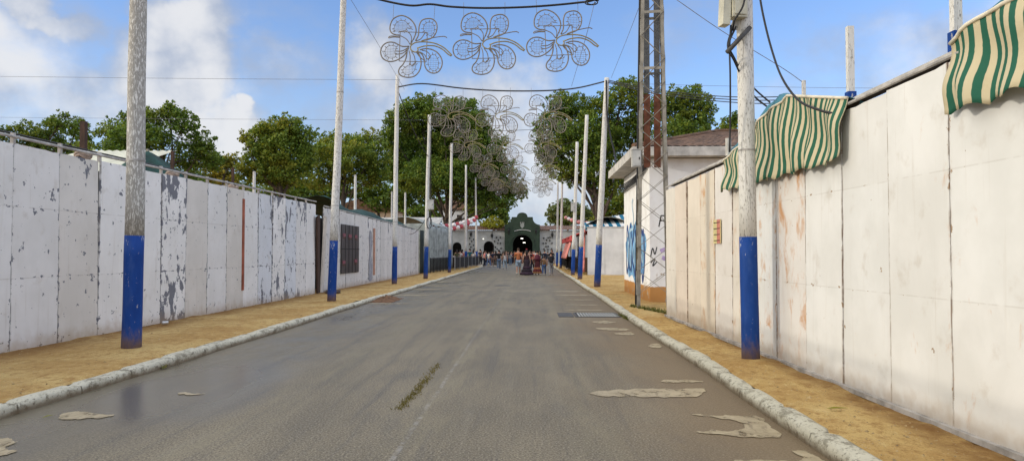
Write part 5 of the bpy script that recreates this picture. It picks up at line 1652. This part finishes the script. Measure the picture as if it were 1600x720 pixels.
gt = thing('entrance_gate', 'dark green entrance gate with curved gable and round arch', 'gate', (0, GY, 0.1))
gcx = (GX0 + GX1) / 2; hwid = (GX1 - GX0) / 2
def zz(py): return A(816, py, GY).z - 0.1
acx, ahw = A(816.5, 394, GY).x, 15.5 * GY / F
aspr = zz(366.5) - ahw
xs, lo, hi = [], [], []
N = 120
base_xs = [GX0 + (GX1 - GX0) * i / N for i in range(N + 1)]
for e in (acx - ahw, acx + ahw):
    base_xs += [e - 0.001, e + 0.001]
base_xs.sort()
for x in base_xs:
    px = (x - gcx) / hwid
    a = abs(px)
    if a > 0.60: z = zz(351) + (zz(340.5) - zz(351)) * (1 - math.sqrt(max(0, 1 - ((1 - (a - 0.60) / 0.40)) ** 2)))
    elif a > 0.30: z = zz(339)
    else: z = zz(338) + (zz(332) - zz(338)) * math.sqrt(max(0, 1 - (a / 0.30) ** 2))
    xs.append(x); lo.append(arch(x, acx, ahw, aspr, 0)); hi.append(z)
m = MB(); strip_wall(m, xs, lo, hi, 0, 1.6); m.build('wall', M['gate_green'], gt)
m = MB(); m.tube(catmull([(acx + (ahw + 0.25) * math.cos(a), -0.02, aspr + (ahw + 0.2) * math.sin(a)) for a in np.linspace(0, PI, 15)], 2), 0.06, 6); m.build('arch_moulding', M['gate_green'], gt)
m = MB(); m.tube(catmull([(acx + (x_) * 1.0, -0.05, zz(361) + 0.18 * (1 - (x_ / 1.1) ** 2)) for x_ in np.linspace(-1.1, 1.1, 9)], 3), 0.035, 6); m.build('lettering_arc', M['white_render'], gt)
ex, ez = A(816, 394, GY).x, zz(352.5)
m = MB(); m.prism([(ex - 0.26, -0.04, ez + 0.28), (ex + 0.26, -0.04, ez + 0.28), (ex + 0.26, -0.04, ez - 0.1), (ex, -0.04, ez - 0.38), (ex - 0.26, -0.04, ez - 0.1)][::-1], (0, 0.06, 0)); m.build('crest', varied('grey_stone_crest', (0.30, 0.32, 0.30), 0.7, 9, 0.3), gt)
for dx in (-0.22, 0, 0.22):
    m = MB(); m.lathe([(0.03, 0), (0.07, 0.1), (0.0, 0.22)], 8, (ex + dx, -0.01, ez + 0.30)); m.build('crown_point', M['greybox'], gt)
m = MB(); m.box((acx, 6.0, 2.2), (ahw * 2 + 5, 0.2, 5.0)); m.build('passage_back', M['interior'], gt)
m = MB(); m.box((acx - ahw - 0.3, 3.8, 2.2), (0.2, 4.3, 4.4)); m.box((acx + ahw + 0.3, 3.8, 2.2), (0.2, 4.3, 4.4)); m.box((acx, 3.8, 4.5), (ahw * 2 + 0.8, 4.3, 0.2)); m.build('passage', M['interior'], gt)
for (px, py, yy) in ((815.5, 372.5, 2.0), (819, 379, 3.5)):
    p = A(px, py, GY + yy)
    m = MB(); m.box((p.x, yy, p.z - 0.1), (0.34, 0.3, 0.11)); m.build('passage_light', M['lamp_on'], gt)


def wall_lantern(px, py, Y, lab):
    p = A(px, py, Y)
    t = thing('wall_lantern', lab, 'lantern', (p.x, Y - 0.25, p.z), 0, 'iron lanterns on the gate walls')
    m = MB(); m.lathe([(0.10, -0.28), (0.17, 0.12), (0.02, 0.3)], 6); m.build('cage', M['iron'], t)
    m = MB(); m.bar((0, 0, 0.32), (0, 0.25, 0.45), 0.05); m.bar((0, 0.23, -0.5), (0, 0.23, 0.5), 0.05); m.build('bracket', M['iron'], t)


def wing(name, label, x0_, x1_, arches, y, th=0.5, top=360.0, roof_top=354.0):
    t = thing(name, label, 'building', (0, y, 0.1))
    xs = list(np.linspace(x0_, x1_, 60))
    for (c_, h_, s_) in arches:
        xs += list(np.linspace(c_ - h_, c_ + h_, 24)) + [c_ - h_ - 0.001, c_ + h_ + 0.001]
    xs = sorted(xs)
    lo = [max([arch(x, c_, h_, s_, 0) for c_, h_, s_ in arches] + [0]) for x in xs]
    zt = A(816, top, y).z - 0.1
    m = MB(); strip_wall(m, xs, lo, [zt] * len(xs), 0, th); m.build('wall', M['shaded_render'], t)
    m = MB(); m.box(((x0_ + x1_) / 2, 3.5, zt / 2), (x1_ - x0_, 0.1, zt)); m.build('back_wall', M['interior'], t)
    m = MB(); n = int((x1_ - x0_) / 0.26)
    zr = A(816, roof_top, y).z - 0.1
    m.grid(lambda u, v: (x0_ + (x1_ - x0_) * u, -0.35 + 2.4 * v, zt + 0.05 + (zr - zt + 0.1) * v + 0.05 * abs(math.sin(u * n * PI))), n * 4, 3); m.build('tiled_roof', M['tile_dark'], t, solidify=0.06)
    return t


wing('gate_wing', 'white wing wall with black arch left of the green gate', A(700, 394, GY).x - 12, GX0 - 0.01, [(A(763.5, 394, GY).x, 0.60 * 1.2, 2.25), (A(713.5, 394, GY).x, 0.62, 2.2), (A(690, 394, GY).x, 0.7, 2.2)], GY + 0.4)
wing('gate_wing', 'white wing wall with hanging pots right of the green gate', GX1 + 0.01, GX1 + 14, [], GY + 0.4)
p = A(754, 373, GY); m = MB(); m.lathe([(0.0, -0.08), (0.08, 0), (0.0, 0.07)], 8); o = m.build('globe_lamp', M['lamp_on']); o.location = (p.x + 0.1, GY + 0.1, p.z); tag(o, 'small lit globe lamp beside the black arch on the left wing', 'lamp')
wall_lantern(769, 368, GY + 0.4, 'black lantern on the left wing wall right of the arch')
wall_lantern(736, 366, GY + 0.4, 'black lantern on the left wing wall left of the arch')
wall_lantern(863, 367, GY + 0.4, 'black lantern on the right wing wall above hanging pots')
wall_lantern(837.5, 361, GY, 'dark lantern on the green gate right of the arch')
wall_lantern(795, 361, GY, 'dark lantern on the green gate left of the arch')
POTS = [[(770, 381), (773, 377), (776, 371), (782, 371), (774, 386), (778, 380), (779, 375), (777, 389), (782, 380), (783, 388), (771, 390), (775, 394), (781, 394)],
        [(849.5, 372), (856.5, 371.5), (853, 380), (859, 376), (862.5, 380), (849, 380), (853, 385), (859.5, 371), (856.5, 385), (862, 389), (850, 389), (856, 390), (854, 375)],
        [(734, 372), (737, 377), (734, 381), (740, 374), (740, 383), (736, 386), (741, 389), (735, 391)]]
GN = ['right of the black arch on the left wing', 'on the right wing wall', 'on the far left wing wall']
for gi, gset in enumerate(POTS):
    for (px, py) in gset:
        p = A(px, py, GY + 0.4)
        m = MB(); m.lathe([(0.07, -0.16), (0.13, 0.02), (0.14, 0.04), (0.22, 0.10), (0.18, 0.22), (0.05, 0.27)], 9, wob=lambda a, z: 1 + (0.25 * math.sin(5 * a + px) if z > 0.06 else 0))
        o = m.build('wall_flowerpot', M['pot']); o.location = (p.x, GY + 0.24, p.z - 0.05); o.scale = (0.5, 0.5, 0.6)
        tag(o, 'dark hanging flowerpot in the cluster ' + GN[gi], 'flowerpot', 'flowerpots ' + GN[gi])

# tower house on the left
th_ = thing('tower_house', 'white tower house with terracotta pyramid roof among the left trees', 'house', (A(711, 394, 106).x, 106, 0))
zt = A(711, 328, 106).z; za = A(711, 305, 106).z
m = MB(); m.box((0, 0, zt / 2), (3.4, 3.4, zt)); m.build('wall', M['white_render'], th_)
m = MB()
for k in range(4):
    a0_, a1_ = PI / 4 + k * PI / 2, PI / 4 + (k + 1) * PI / 2
    p_, q_ = Vector((2.9 * math.cos(a0_), 2.9 * math.sin(a0_), zt)), Vector((2.9 * math.cos(a1_), 2.9 * math.sin(a1_), zt)); ap_ = Vector((0, 0, za))
    m.grid(lambda u, v: (lambda r_: (r_.x, r_.y, r_.z + 0.06 * abs(math.sin(u * 14 * PI)) * (1 - v)))(p_.lerp(q_, u).lerp(ap_, v)), 42, 6)
m.build('roof', M['tile'], th_)
m = MB(); m.box((0, 0, zt - 0.05), (4.0, 4.0, 0.12)); m.build('eave', M['tile_dark'], th_)
for dx in (-0.8, 0.8):
    m = MB(); m.box((dx, -1.71, zt - 1.4), (0.7, 0.06, 1.2)); m.build('window', M['interior'], th_)

# ------------------------------------------------------------------ paper lanterns
def lantern_string(label_a, glabel, p_, q_, n, s_, cols_, r_, sagv):
    line = sag(p_, q_, sagv, n)
    cable(label_a, line, 0.012, 'wire', 0, 'string', 'string', seg=4)
    base = {}
    for k in range(n + 1):
        cn = cols_[k % len(cols_)]
        if cn not in base:
            m = MB(); m.lathe([(0.25, -1.0), (0.55, -0.85), (0.9, -0.45), (1.0, 0), (0.9, 0.45), (0.55, 0.85), (0.25, 1.0)], 12)
            o = m.build('paper_lantern', M['paper_' + cn], smooth=True); base[cn] = o
        else:
            o = base[cn].copy(); COL.objects.link(o)
        o.scale = (r_, r_, r_ * 0.95); o.location = line[k] - Vector((0, 0, r_ * 1.05))
        tag(o, f'round {cn} paper lantern {glabel}', 'lantern', f'{cn} paper lanterns {glabel}')


lantern_string('upper string of paper lanterns across the left stalls', 'on the upper string before the tower house', A(672, 349, 58), A(744, 336, 72), 13, 1, ['white', 'red', 'white'], 0.21, 0.3)
lantern_string('lower string of paper lanterns across the left stalls', 'on the lower string above the canvas stall', A(672, 354, 57), A(741, 341, 70), 12, 1, ['red', 'white'], 0.19, 0.35)
lantern_string('string of paper lanterns above the right booth', 'above the right booth', A(884, 337, 72), A(940, 345, 52), 9, 1, ['pink', 'white', 'pink', 'red'], 0.17, 0.2)

# ------------------------------------------------------------------ people
def skin_body(verts, edges, rad, mat, name, levels=1):
    me = bpy.data.meshes.new(name); me.from_pydata([Vector(v) for v in verts], edges, [])
    o = bpy.data.objects.new(name, me); COL.objects.link(o)
    md = o.modifiers.new('skin', 'SKIN'); md.use_smooth_shade = True
    lay = me.skin_vertices[0].data
    for i, r_ in enumerate(rad):
        lay[i].radius = r_ if isinstance(r_, tuple) else (r_, r_)
        lay[i].use_root = (i == 0)
    ss = o.modifiers.new('sub', 'SUBSURF'); ss.levels = levels; ss.render_levels = levels
    dg = bpy.context.evaluated_depsgraph_get(); dg.update()
    m2 = bpy.data.meshes.new_from_object(o.evaluated_get(dg))
    bpy.data.objects.remove(o); bpy.data.meshes.remove(me)
    m2.name = name; m2.materials.clear(); m2.materials.append(mat)
    m2.polygons.foreach_set('use_smooth', [True] * len(m2.polygons))
    return m2


def skeleton(pose):
    """joints of a 1.72 m figure facing +Y; pose: walk / stand / fold"""
    st = 0.24 if pose == 'walk' else 0.03
    V = {'pelvis': (0, 0, 0.95), 'waist': (0, 0.005, 1.10), 'chest': (0, 0.0, 1.30), 'collar': (0, -0.01, 1.43), 'neck': (0, 0.0, 1.50), 'jaw': (0, 0.02, 1.565), 'skull': (0, 0.01, 1.64), 'crown': (0, 0.0, 1.70), 'nose': (0, 0.105, 1.60)}
    for s, n in ((-1, 'l'), (1, 'r')):
        sw = s * st
        V['sh' + n] = (s * 0.18, -0.01, 1.40)
        if pose == 'fold':
            V['el' + n] = (s * 0.25, 0.0, 1.13); V['wr' + n] = (s * 0.10, 0.20, 1.10); hd = Vector((-s * 0.9, 0.3, 0.1))
        else:
            V['el' + n] = (s * 0.235, -0.03 - sw * 0.35, 1.12); V['wr' + n] = (s * 0.25, 0.06 - sw * 0.7, 0.89); hd = Vector((0, 0.15 - sw * 0.4, -1))
        hd.normalize(); w_ = Vector(V['wr' + n]); side = Vector((0, 1, 0)).cross(hd); fw = Vector((0, 1, 0)) - hd * hd.y; fw.normalize()
        V['pa' + n] = tuple(w_ + hd * 0.075)
        for f in range(4):
            b_ = w_ + hd * 0.10 + fw * (0.030 - 0.020 * f)
            ln = (0.055, 0.065, 0.06, 0.045)[f]
            V[f'k{f}{n}'] = tuple(b_); V[f't{f}{n}'] = tuple(b_ + hd * ln + Vector((-s * 0.012, 0, 0)))
        V['th' + n] = tuple(w_ + hd * 0.05 + fw * 0.045); V['tt' + n] = tuple(w_ + hd * 0.095 + fw * 0.055)
        V['hp' + n] = (s * 0.095, 0, 0.88)
        V['kn' + n] = (s * 0.10, sw * 0.55 + 0.03, 0.49)
        V['an' + n] = (s * 0.10, sw * 1.05 - (0.05 if sw < 0 else 0), 0.085 + (0.05 if (pose == 'walk' and sw < 0) else 0))
        ay, az = V['an' + n][1], V['an' + n][2]
        V['he' + n] = (s * 0.10, ay - 0.05, az - 0.045); V['to' + n] = (s * 0.115, ay + 0.16, 0.035)
    return V


RAD = {'pelvis': (0.135, 0.105), 'waist': (0.12, 0.09), 'chest': (0.145, 0.10), 'collar': (0.09, 0.07), 'neck': 0.052, 'jaw': (0.062, 0.066), 'skull': (0.078, 0.09), 'crown': (0.05, 0.06), 'nose': 0.012,
       'sh': 0.058, 'el': 0.040, 'wr': 0.026, 'pa': (0.038, 0.016), 'hp': 0.088, 'kn': 0.058, 'an': 0.036, 'he': 0.034, 'to': 0.030, 'th': 0.011, 'tt': 0.008}
for f in range(4): RAD[f'k{f}'] = 0.0095; RAD[f't{f}'] = 0.0075
BE = [('pelvis', 'waist'), ('waist', 'chest'), ('chest', 'collar'), ('collar', 'neck'), ('neck', 'jaw'), ('jaw', 'skull'), ('skull', 'crown'), ('jaw', 'nose')]
for n in 'lr':
    BE += [('collar', 'sh' + n), ('sh' + n, 'el' + n), ('el' + n, 'wr' + n), ('wr' + n, 'pa' + n), ('pelvis', 'hp' + n), ('hp' + n, 'kn' + n), ('kn' + n, 'an' + n), ('an' + n, 'he' + n), ('an' + n, 'to' + n), ('wr' + n, 'th' + n), ('th' + n, 'tt' + n)]
    for f in range(4): BE += [('pa' + n, f'k{f}{n}'), (f'k{f}{n}', f't{f}{n}')]


def rad_of(k): return RAD.get(k, RAD.get(k[:-1]))


def sub_mesh(V, edges, grow, mat, name, over=None):
    keys = []
    for a, b_ in edges:
        for k in (a, b_):
            if k not in keys: keys.append(k)
    rads = []
    for k in keys:
        r_ = rad_of(k); g_ = grow if not isinstance(grow, dict) else grow.get(k, grow.get(k[:-1], grow['*']))
        if over and (k in over or k[:-1] in over): r_ = over.get(k, over.get(k[:-1])); g_ = 0
        rads.append(tuple(q + g_ for q in r_) if isinstance(r_, tuple) else r_ + g_)
    return skin_body([V[k] for k in keys], [(keys.index(a), keys.index(b_)) for a, b_ in edges], rads, mat, name)


POSE = {p_: skeleton(p_) for p_ in ('walk', 'stand', 'fold')}
CACHE = {}


def cmesh(kind, pose, sleeve=None):
    key = (kind, pose, sleeve)
    if key in CACHE: return CACHE[key]
    V = dict(POSE[pose])
    if kind == 'body': me = sub_mesh(V, BE, 0.0, M['skin'], 'body')
    elif kind == 'shirt':
        E = [('waist', 'chest'), ('pelvis', 'waist'), ('chest', 'collar')]
        for n in 'lr':
            E += [('collar', 'sh' + n)]
            if sleeve == 'long': E += [('sh' + n, 'el' + n), ('el' + n, 'wr' + n)]
            elif sleeve == 'short':
                V['ms' + n] = tuple(Vector(V['sh' + n]).lerp(Vector(V['el' + n]), 0.75)); RAD['ms'] = 0.052; E += [('sh' + n, 'ms' + n)]
        me = sub_mesh(V, E, 0.024, M['skin'], 'shirt')
    elif kind == 'trousers':
        E = [('pelvis', 'hpl'), ('pelvis', 'hpr')]
        for n in 'lr':
            if sleeve == 'short': V['mk' + n] = tuple(Vector(V['hp' + n]).lerp(Vector(V['kn' + n]), 1.0)); RAD['mk'] = 0.075; E += [('hp' + n, 'mk' + n)]
            else: E += [('hp' + n, 'kn' + n), ('kn' + n, 'an' + n)]
        me = sub_mesh(V, E, {'*': 0.022, 'an': 0.03}, M['skin'], 'trousers')
    elif kind == 'shoe_l' or kind == 'shoe_r':
        n = kind[-1]; me = sub_mesh(V, [('an' + n, 'he' + n), ('an' + n, 'to' + n)], 0.012, M['skin'], 'shoe')
    CACHE[key] = me
    return me


def use(me, name, mat, parent):
    o = bpy.data.objects.new(name, me); COL.objects.link(o); o.parent = parent
    if len(o.material_slots): o.material_slots[0].link = 'OBJECT'; o.material_slots[0].material = mat
    return o


def hair_mesh(long):
    m = MB()
    def fn(u, v):
        a = 2 * PI * u; e = PI / 2 - v * (PI * (0.62 if not long else 0.66))
        x = 0.098 * math.cos(e) * math.cos(a); y = 0.112 * math.cos(e) * math.sin(a); z = 0.108 * math.sin(e)
        if y > 0.045 and z < 0.045: y = 0.045 + (y - 0.045) * 0.1; z = max(z, 0.030)     # face stays open
        return (x, 0.005 + y - 0.008, 1.645 + z)
    m.grid(fn, 20, 10)
    if long:
        m.tube([(0, -0.07, 1.66), (0, -0.105, 1.56), (0, -0.12, 1.44), (0, -0.115, 1.33)], [0.07, 0.085, 0.08, 0.03], 10)
    return m


CLO = {}
def cloth(c, rough=0.85):
    key = tuple(c)
    if key not in CLO: CLO[key] = varied('cloth_%d' % len(CLO), c, rough, 8, 0.18)
    return CLO[key]


HAIRC = {'dark': (0.015, 0.011, 0.009), 'brown': (0.045, 0.026, 0.015), 'fair': (0.16, 0.10, 0.05)}


def person(px, fy, h, face, pose, label, top, bottom, hair='dark', long=False, sleeve='short', legs='long', skirt=None, Y=None, z=0.0, extra=None, group='people walking and standing by the gate'):
    if Y is None:
        b_ = G(px, fy, z)
    else:
        b_ = A(px, 394, Y); b_.z = z
    s = h / 1.74
    t = thing('person', label, 'person', (b_.x, b_.y, z), face, group)
    t.scale = (s, s, s)
    use(cmesh('body', pose), 'body', M['skin'], t)
    use(cmesh('shirt', pose, sleeve), 'shirt', cloth(top), t)
    key = ('hair', long)
    if key not in CACHE:
        o = hair_mesh(long).build('hair', M['skin'], t, smooth=True); CACHE[key] = o.data; bpy.data.objects.remove(o)
    use(CACHE[key], 'hair', cloth(HAIRC[hair]), t)
    if skirt:
        m = MB(); prof = skirt['prof']
        m.lathe(prof, 40, (0, 0, 0), wob=lambda a, zz_: 1 + (0.055 * math.sin(13 * a + zz_ * 20) if zz_ < 0.62 else 0.0))
        m.build('skirt', cloth(bottom), t, smooth=True)
        for (r_, zz_, col_) in skirt.get('ruf', []):
            m = MB(); m.lathe([(r_ * 0.86, zz_ + 0.10), (r_ * 0.97, zz_ + 0.05), (r_ * 1.08, zz_ - 0.03), (r_ * 1.05, zz_ - 0.035), (r_ * 0.9, zz_ + 0.03)], 44, (0, 0, 0), wob=lambda a, q: 1 + 0.07 * math.sin(16 * a)); m.build('ruffle', cloth(col_), t, smooth=True)
    else:
        use(cmesh('trousers', pose, legs), 'trousers', cloth(bottom), t)
    for n in 'lr': use(cmesh('shoe_' + n, pose), 'shoe', cloth((0.55, 0.54, 0.52) if not skirt else (0.03, 0.02, 0.02)), t)
    if extra == 'backpack':
        q = thing('backpack', 'black backpack worn by the boy in grey trousers', 'backpack', (b_.x, b_.y, z), face); q.scale = (s, s, s)
        m = MB(); m.grid(lambda u, v: (0.17 * math.cos(2 * PI * u) * math.sin(PI * v) ** 0.4, -0.21 + 0.11 * math.sin(2 * PI * u) * math.sin(PI * v) ** 0.4, 1.20 + 0.26 * math.cos(PI * v)), 24, 14); m.build('bag', cloth((0.012, 0.012, 0.016)), q, smooth=True)
        for sx in (-1, 1):
            m = MB(); m.tube(catmull([(sx * 0.10, -0.14, 1.42), (sx * 0.12, 0.0, 1.49), (sx * 0.13, 0.13, 1.35), (sx * 0.13, 0.10, 1.1), (sx * 0.12, -0.10, 1.02)], 4), 0.02, 6); m.build('strap', cloth((0.012, 0.012, 0.016)), q)
        m = MB(); m.box((0, -0.325, 1.12), (0.2, 0.05, 0.18)); m.build('pocket', cloth((0.012, 0.012, 0.016)), q)
    if extra == 'shawl':
        m = MB(); m.lathe([(0.285, 1.05), (0.25, 1.2), (0.235, 1.36), (0.12, 1.47)], 26, wob=lambda a, q: 1 - 0.25 * abs(math.sin(a))); m.build('shawl', cloth((0.09, 0.016, 0.03)), t, smooth=True)
    if extra == 'flower':
        m = MB(); m.lathe([(0.01, 0), (0.06, 0.03), (0.05, 0.06), (0.01, 0.05)], 10, (0, -0.02, 1.745)); m.build('hair_flower', cloth((0.5, 0.03, 0.06)), t)
    return t


SK1 = dict(prof=[(0.155, 1.06), (0.19, 0.94), (0.20, 0.75), (0.24, 0.5), (0.36, 0.25), (0.46, 0.04), (0.44, 0.04)], ruf=[(0.26, 0.52, (0.045, 0.022, 0.038)), (0.34, 0.33, (0.022, 0.014, 0.022)), (0.44, 0.12, (0.045, 0.022, 0.040))])
SK2 = dict(prof=[(0.155, 1.06), (0.18, 0.94), (0.19, 0.75), (0.22, 0.5), (0.29, 0.28), (0.33, 0.12), (0.31, 0.12)], ruf=[(0.25, 0.45, (0.42, 0.16, 0.07)), (0.30, 0.28, (0.16, 0.03, 0.03)), (0.33, 0.16, (0.40, 0.20, 0.08))])
SK3 = dict(prof=[(0.155, 1.06), (0.19, 0.94), (0.22, 0.7), (0.27, 0.45), (0.26, 0.45)])
DENIM = (0.10, 0.15, 0.23); LDEN = (0.30, 0.38, 0.46); NAVY = (0.015, 0.02, 0.045); BLK = (0.012, 0.012, 0.014); WHT = (0.62, 0.60, 0.58); KHA = (0.25, 0.20, 0.13)

person(779.5, 421.5, 1.76, 0.1, 'walk', 'man in black shirt and jeans walking beside woman in white top', BLK, DENIM)
person(789, 421, 1.66, -0.1, 'walk', 'woman in white top and pale blue jeans beside man in black', WHT, LDEN, 'brown', True, 'none')
person(810, 429, 1.84, 0.05, 'walk', 'big man in orange shirt and pale denim shorts walking away', (0.46, 0.15, 0.06), LDEN, 'brown', False, 'short', 'short')
person(823, 430, 1.72, 0.0, 'stand', 'woman in dark flamenco dress with purple ruffles', (0.045, 0.016, 0.022), (0.026, 0.016, 0.024), 'dark', True, 'none', skirt=SK1, extra='flower')
person(839.5, 429.5, 1.66, 0.0, 'stand', 'woman in dark red dress with orange ruffles and fringed shawl', (0.09, 0.016, 0.026), (0.085, 0.018, 0.022), 'dark', False, 'none', skirt=SK2, extra='shawl')
person(850, 429.5, 1.28, -0.1, 'walk', 'child in brown jacket and blue jeans walking beside the dresses', (0.26, 0.15, 0.08), (0.05, 0.11, 0.26), 'brown', False, 'long')
person(861, 430, 1.55, 0.05, 'walk', 'boy with black backpack and grey trousers walking near the right kerb', (0.05, 0.05, 0.06), (0.28, 0.29, 0.31), 'dark', False, 'short', extra='backpack')
person(832, 421, 1.66, PI, 'walk', 'woman in bright red top coming towards the camera behind the dresses', (0.50, 0.05, 0.04), BLK, 'dark', True)
person(828, 422, 1.70, PI - 0.3, 'stand', 'dark clad woman half hidden behind the flamenco dresses', (0.03, 0.025, 0.03), NAVY, 'dark', True)
person(757, 417.5, 1.72, -1.2, 'stand', 'woman in pink top standing at the left barrier', (0.60, 0.20, 0.20), NAVY, 'brown', True)
person(763.5, 416.5, 1.62, -1.0, 'walk', 'youth in white shirt and blue trousers near the left kerb', WHT, (0.07, 0.12, 0.25), 'dark')
person(769.5, 416.2, 1.70, 0.2, 'stand', 'man in navy top standing right of the white shirted youth', NAVY, (0.16, 0.10, 0.08), 'dark')
person(774, 416, 1.72, 0.5, 'stand', 'person in black standing before the left pots', BLK, BLK, 'dark', True)
far = [(794, 92, 1.70, 'person in dark green jacket at the left side of the gate', (0.03, 0.045, 0.035), BLK), (799, 91, 1.66, 'person in maroon top before the gate wall', (0.10, 0.02, 0.03), NAVY),
       (803.5, 93, 1.74, 'tall person in black coat left of the arch', BLK, BLK), (816, 94, 1.66, 'person in grey jumper standing under the arch', (0.12, 0.12, 0.13), NAVY),
       (821, 92, 1.72, 'person in dark brown coat under the arch', (0.06, 0.035, 0.02), BLK), (843.5, 78, 1.72, 'man in dark olive jacket beyond the child', (0.05, 0.05, 0.025), BLK),
       (851, 76, 1.78, 'man in navy shirt before the right wing pots', NAVY, (0.06, 0.06, 0.07)), (862, 70, 1.84, 'tall man in black shirt beyond the boy with backpack', BLK, KHA),
       (856, 84, 1.66, 'woman in charcoal cardigan near the right wing wall', (0.04, 0.04, 0.045), DENIM), (786, 88, 1.68, 'person in beige jacket in front of left pots', (0.30, 0.24, 0.17), NAVY)]
for k, (px, Y, h, lab, a_, b_) in enumerate(far):
    person(px, 0, h, rnd.uniform(-0.6, 0.6) + (PI if k % 3 == 1 else 0), ['stand', 'fold', 'walk'][k % 3], lab, a_, b_, ['dark', 'brown'][k % 2], k % 2 == 1, 'long', Y=Y, z=0.0 if Y < 94.9 else 0.1)
far2 = [(752, 84, 1.68, 'woman in cream blouse beyond the end of the left barrier', (0.50, 0.46, 0.38), NAVY), (759, 88, 1.72, 'man in grey blue shirt before the black arch', (0.14, 0.18, 0.24), BLK), (766, 90, 1.64, 'person in brick red top before the left wing', (0.28, 0.08, 0.05), NAVY),
        (791, 84, 1.72, 'man in charcoal suit left of the green gate', (0.03, 0.03, 0.035), (0.03, 0.03, 0.035)), (807, 88, 1.7, 'person in mustard top at the mouth of the arch', (0.30, 0.20, 0.05), NAVY), (826, 90, 1.62, 'woman in rose blouse right of the arch middle', (0.38, 0.14, 0.16), BLK),
        (835, 86, 1.74, 'man in white shirt at the right side of the arch', WHT, BLK), (840, 90, 1.66, 'person in dark violet top by the right gate jamb', (0.06, 0.03, 0.08), NAVY), (797, 82, 1.6, 'teenager in light grey hoodie left of the arch', (0.30, 0.30, 0.31), DENIM)]
for k, (px, Y, h, lab, a_, b_) in enumerate(far2):
    person(px, 0, h, rnd.uniform(-0.8, 0.8) + (PI if k % 3 == 0 else 0), ['walk', 'stand', 'fold'][k % 3], lab, a_, b_, ['dark', 'brown'][k % 2], k % 2 == 0, 'long', Y=Y)
behind = [(714, 66, 1.66, 'person in olive shirt behind the dark left barrier', (0.12, 0.12, 0.06), NAVY), (719, 67, 1.62, 'person in white blouse behind the dark left barrier', WHT, BLK),
          (722.5, 69, 1.68, 'person in rose top behind the dark left barrier', (0.42, 0.14, 0.14), BLK), (734, 72, 1.78, 'person in teal shirt behind the dark left barrier', (0.02, 0.12, 0.14), BLK),
          (740, 75, 1.68, 'person in pale shirt at the far end of the left barrier', (0.5, 0.5, 0.52), NAVY), (750.5, 80, 1.74, 'person in dark blue coat at the end of the left barrier', NAVY, BLK)]
for k, (px, Y, h, lab, a_, b_) in enumerate(behind):
    person(px, 0, h, rnd.uniform(-1.4, 1.0), 'stand' if k % 2 else 'fold', lab, a_, b_, 'dark', k % 2 == 0, 'short', Y=Y, z=ZP)
person(886, 0, 1.64, PI / 2, 'fold', 'vendor in white shirt inside the right booth', WHT, BLK, Y=62, z=ZP, hair='dark', group='people at the right booth')
person(904, 0, 1.66, PI / 2, 'stand', 'person in maroon shirt inside the right booth', (0.16, 0.03, 0.05), NAVY, Y=56, z=ZP, hair='dark', group='people at the right booth')

# ------------------------------------------------------------------ render defaults
scene.render.engine = 'CYCLES'
scene.cycles.use_denoising = True
scene.cycles.max_bounces = 6
scene.cycles.diffuse_bounces = 3
scene.cycles.transparent_max_bounces = 6
scene.render.film_transparent = False
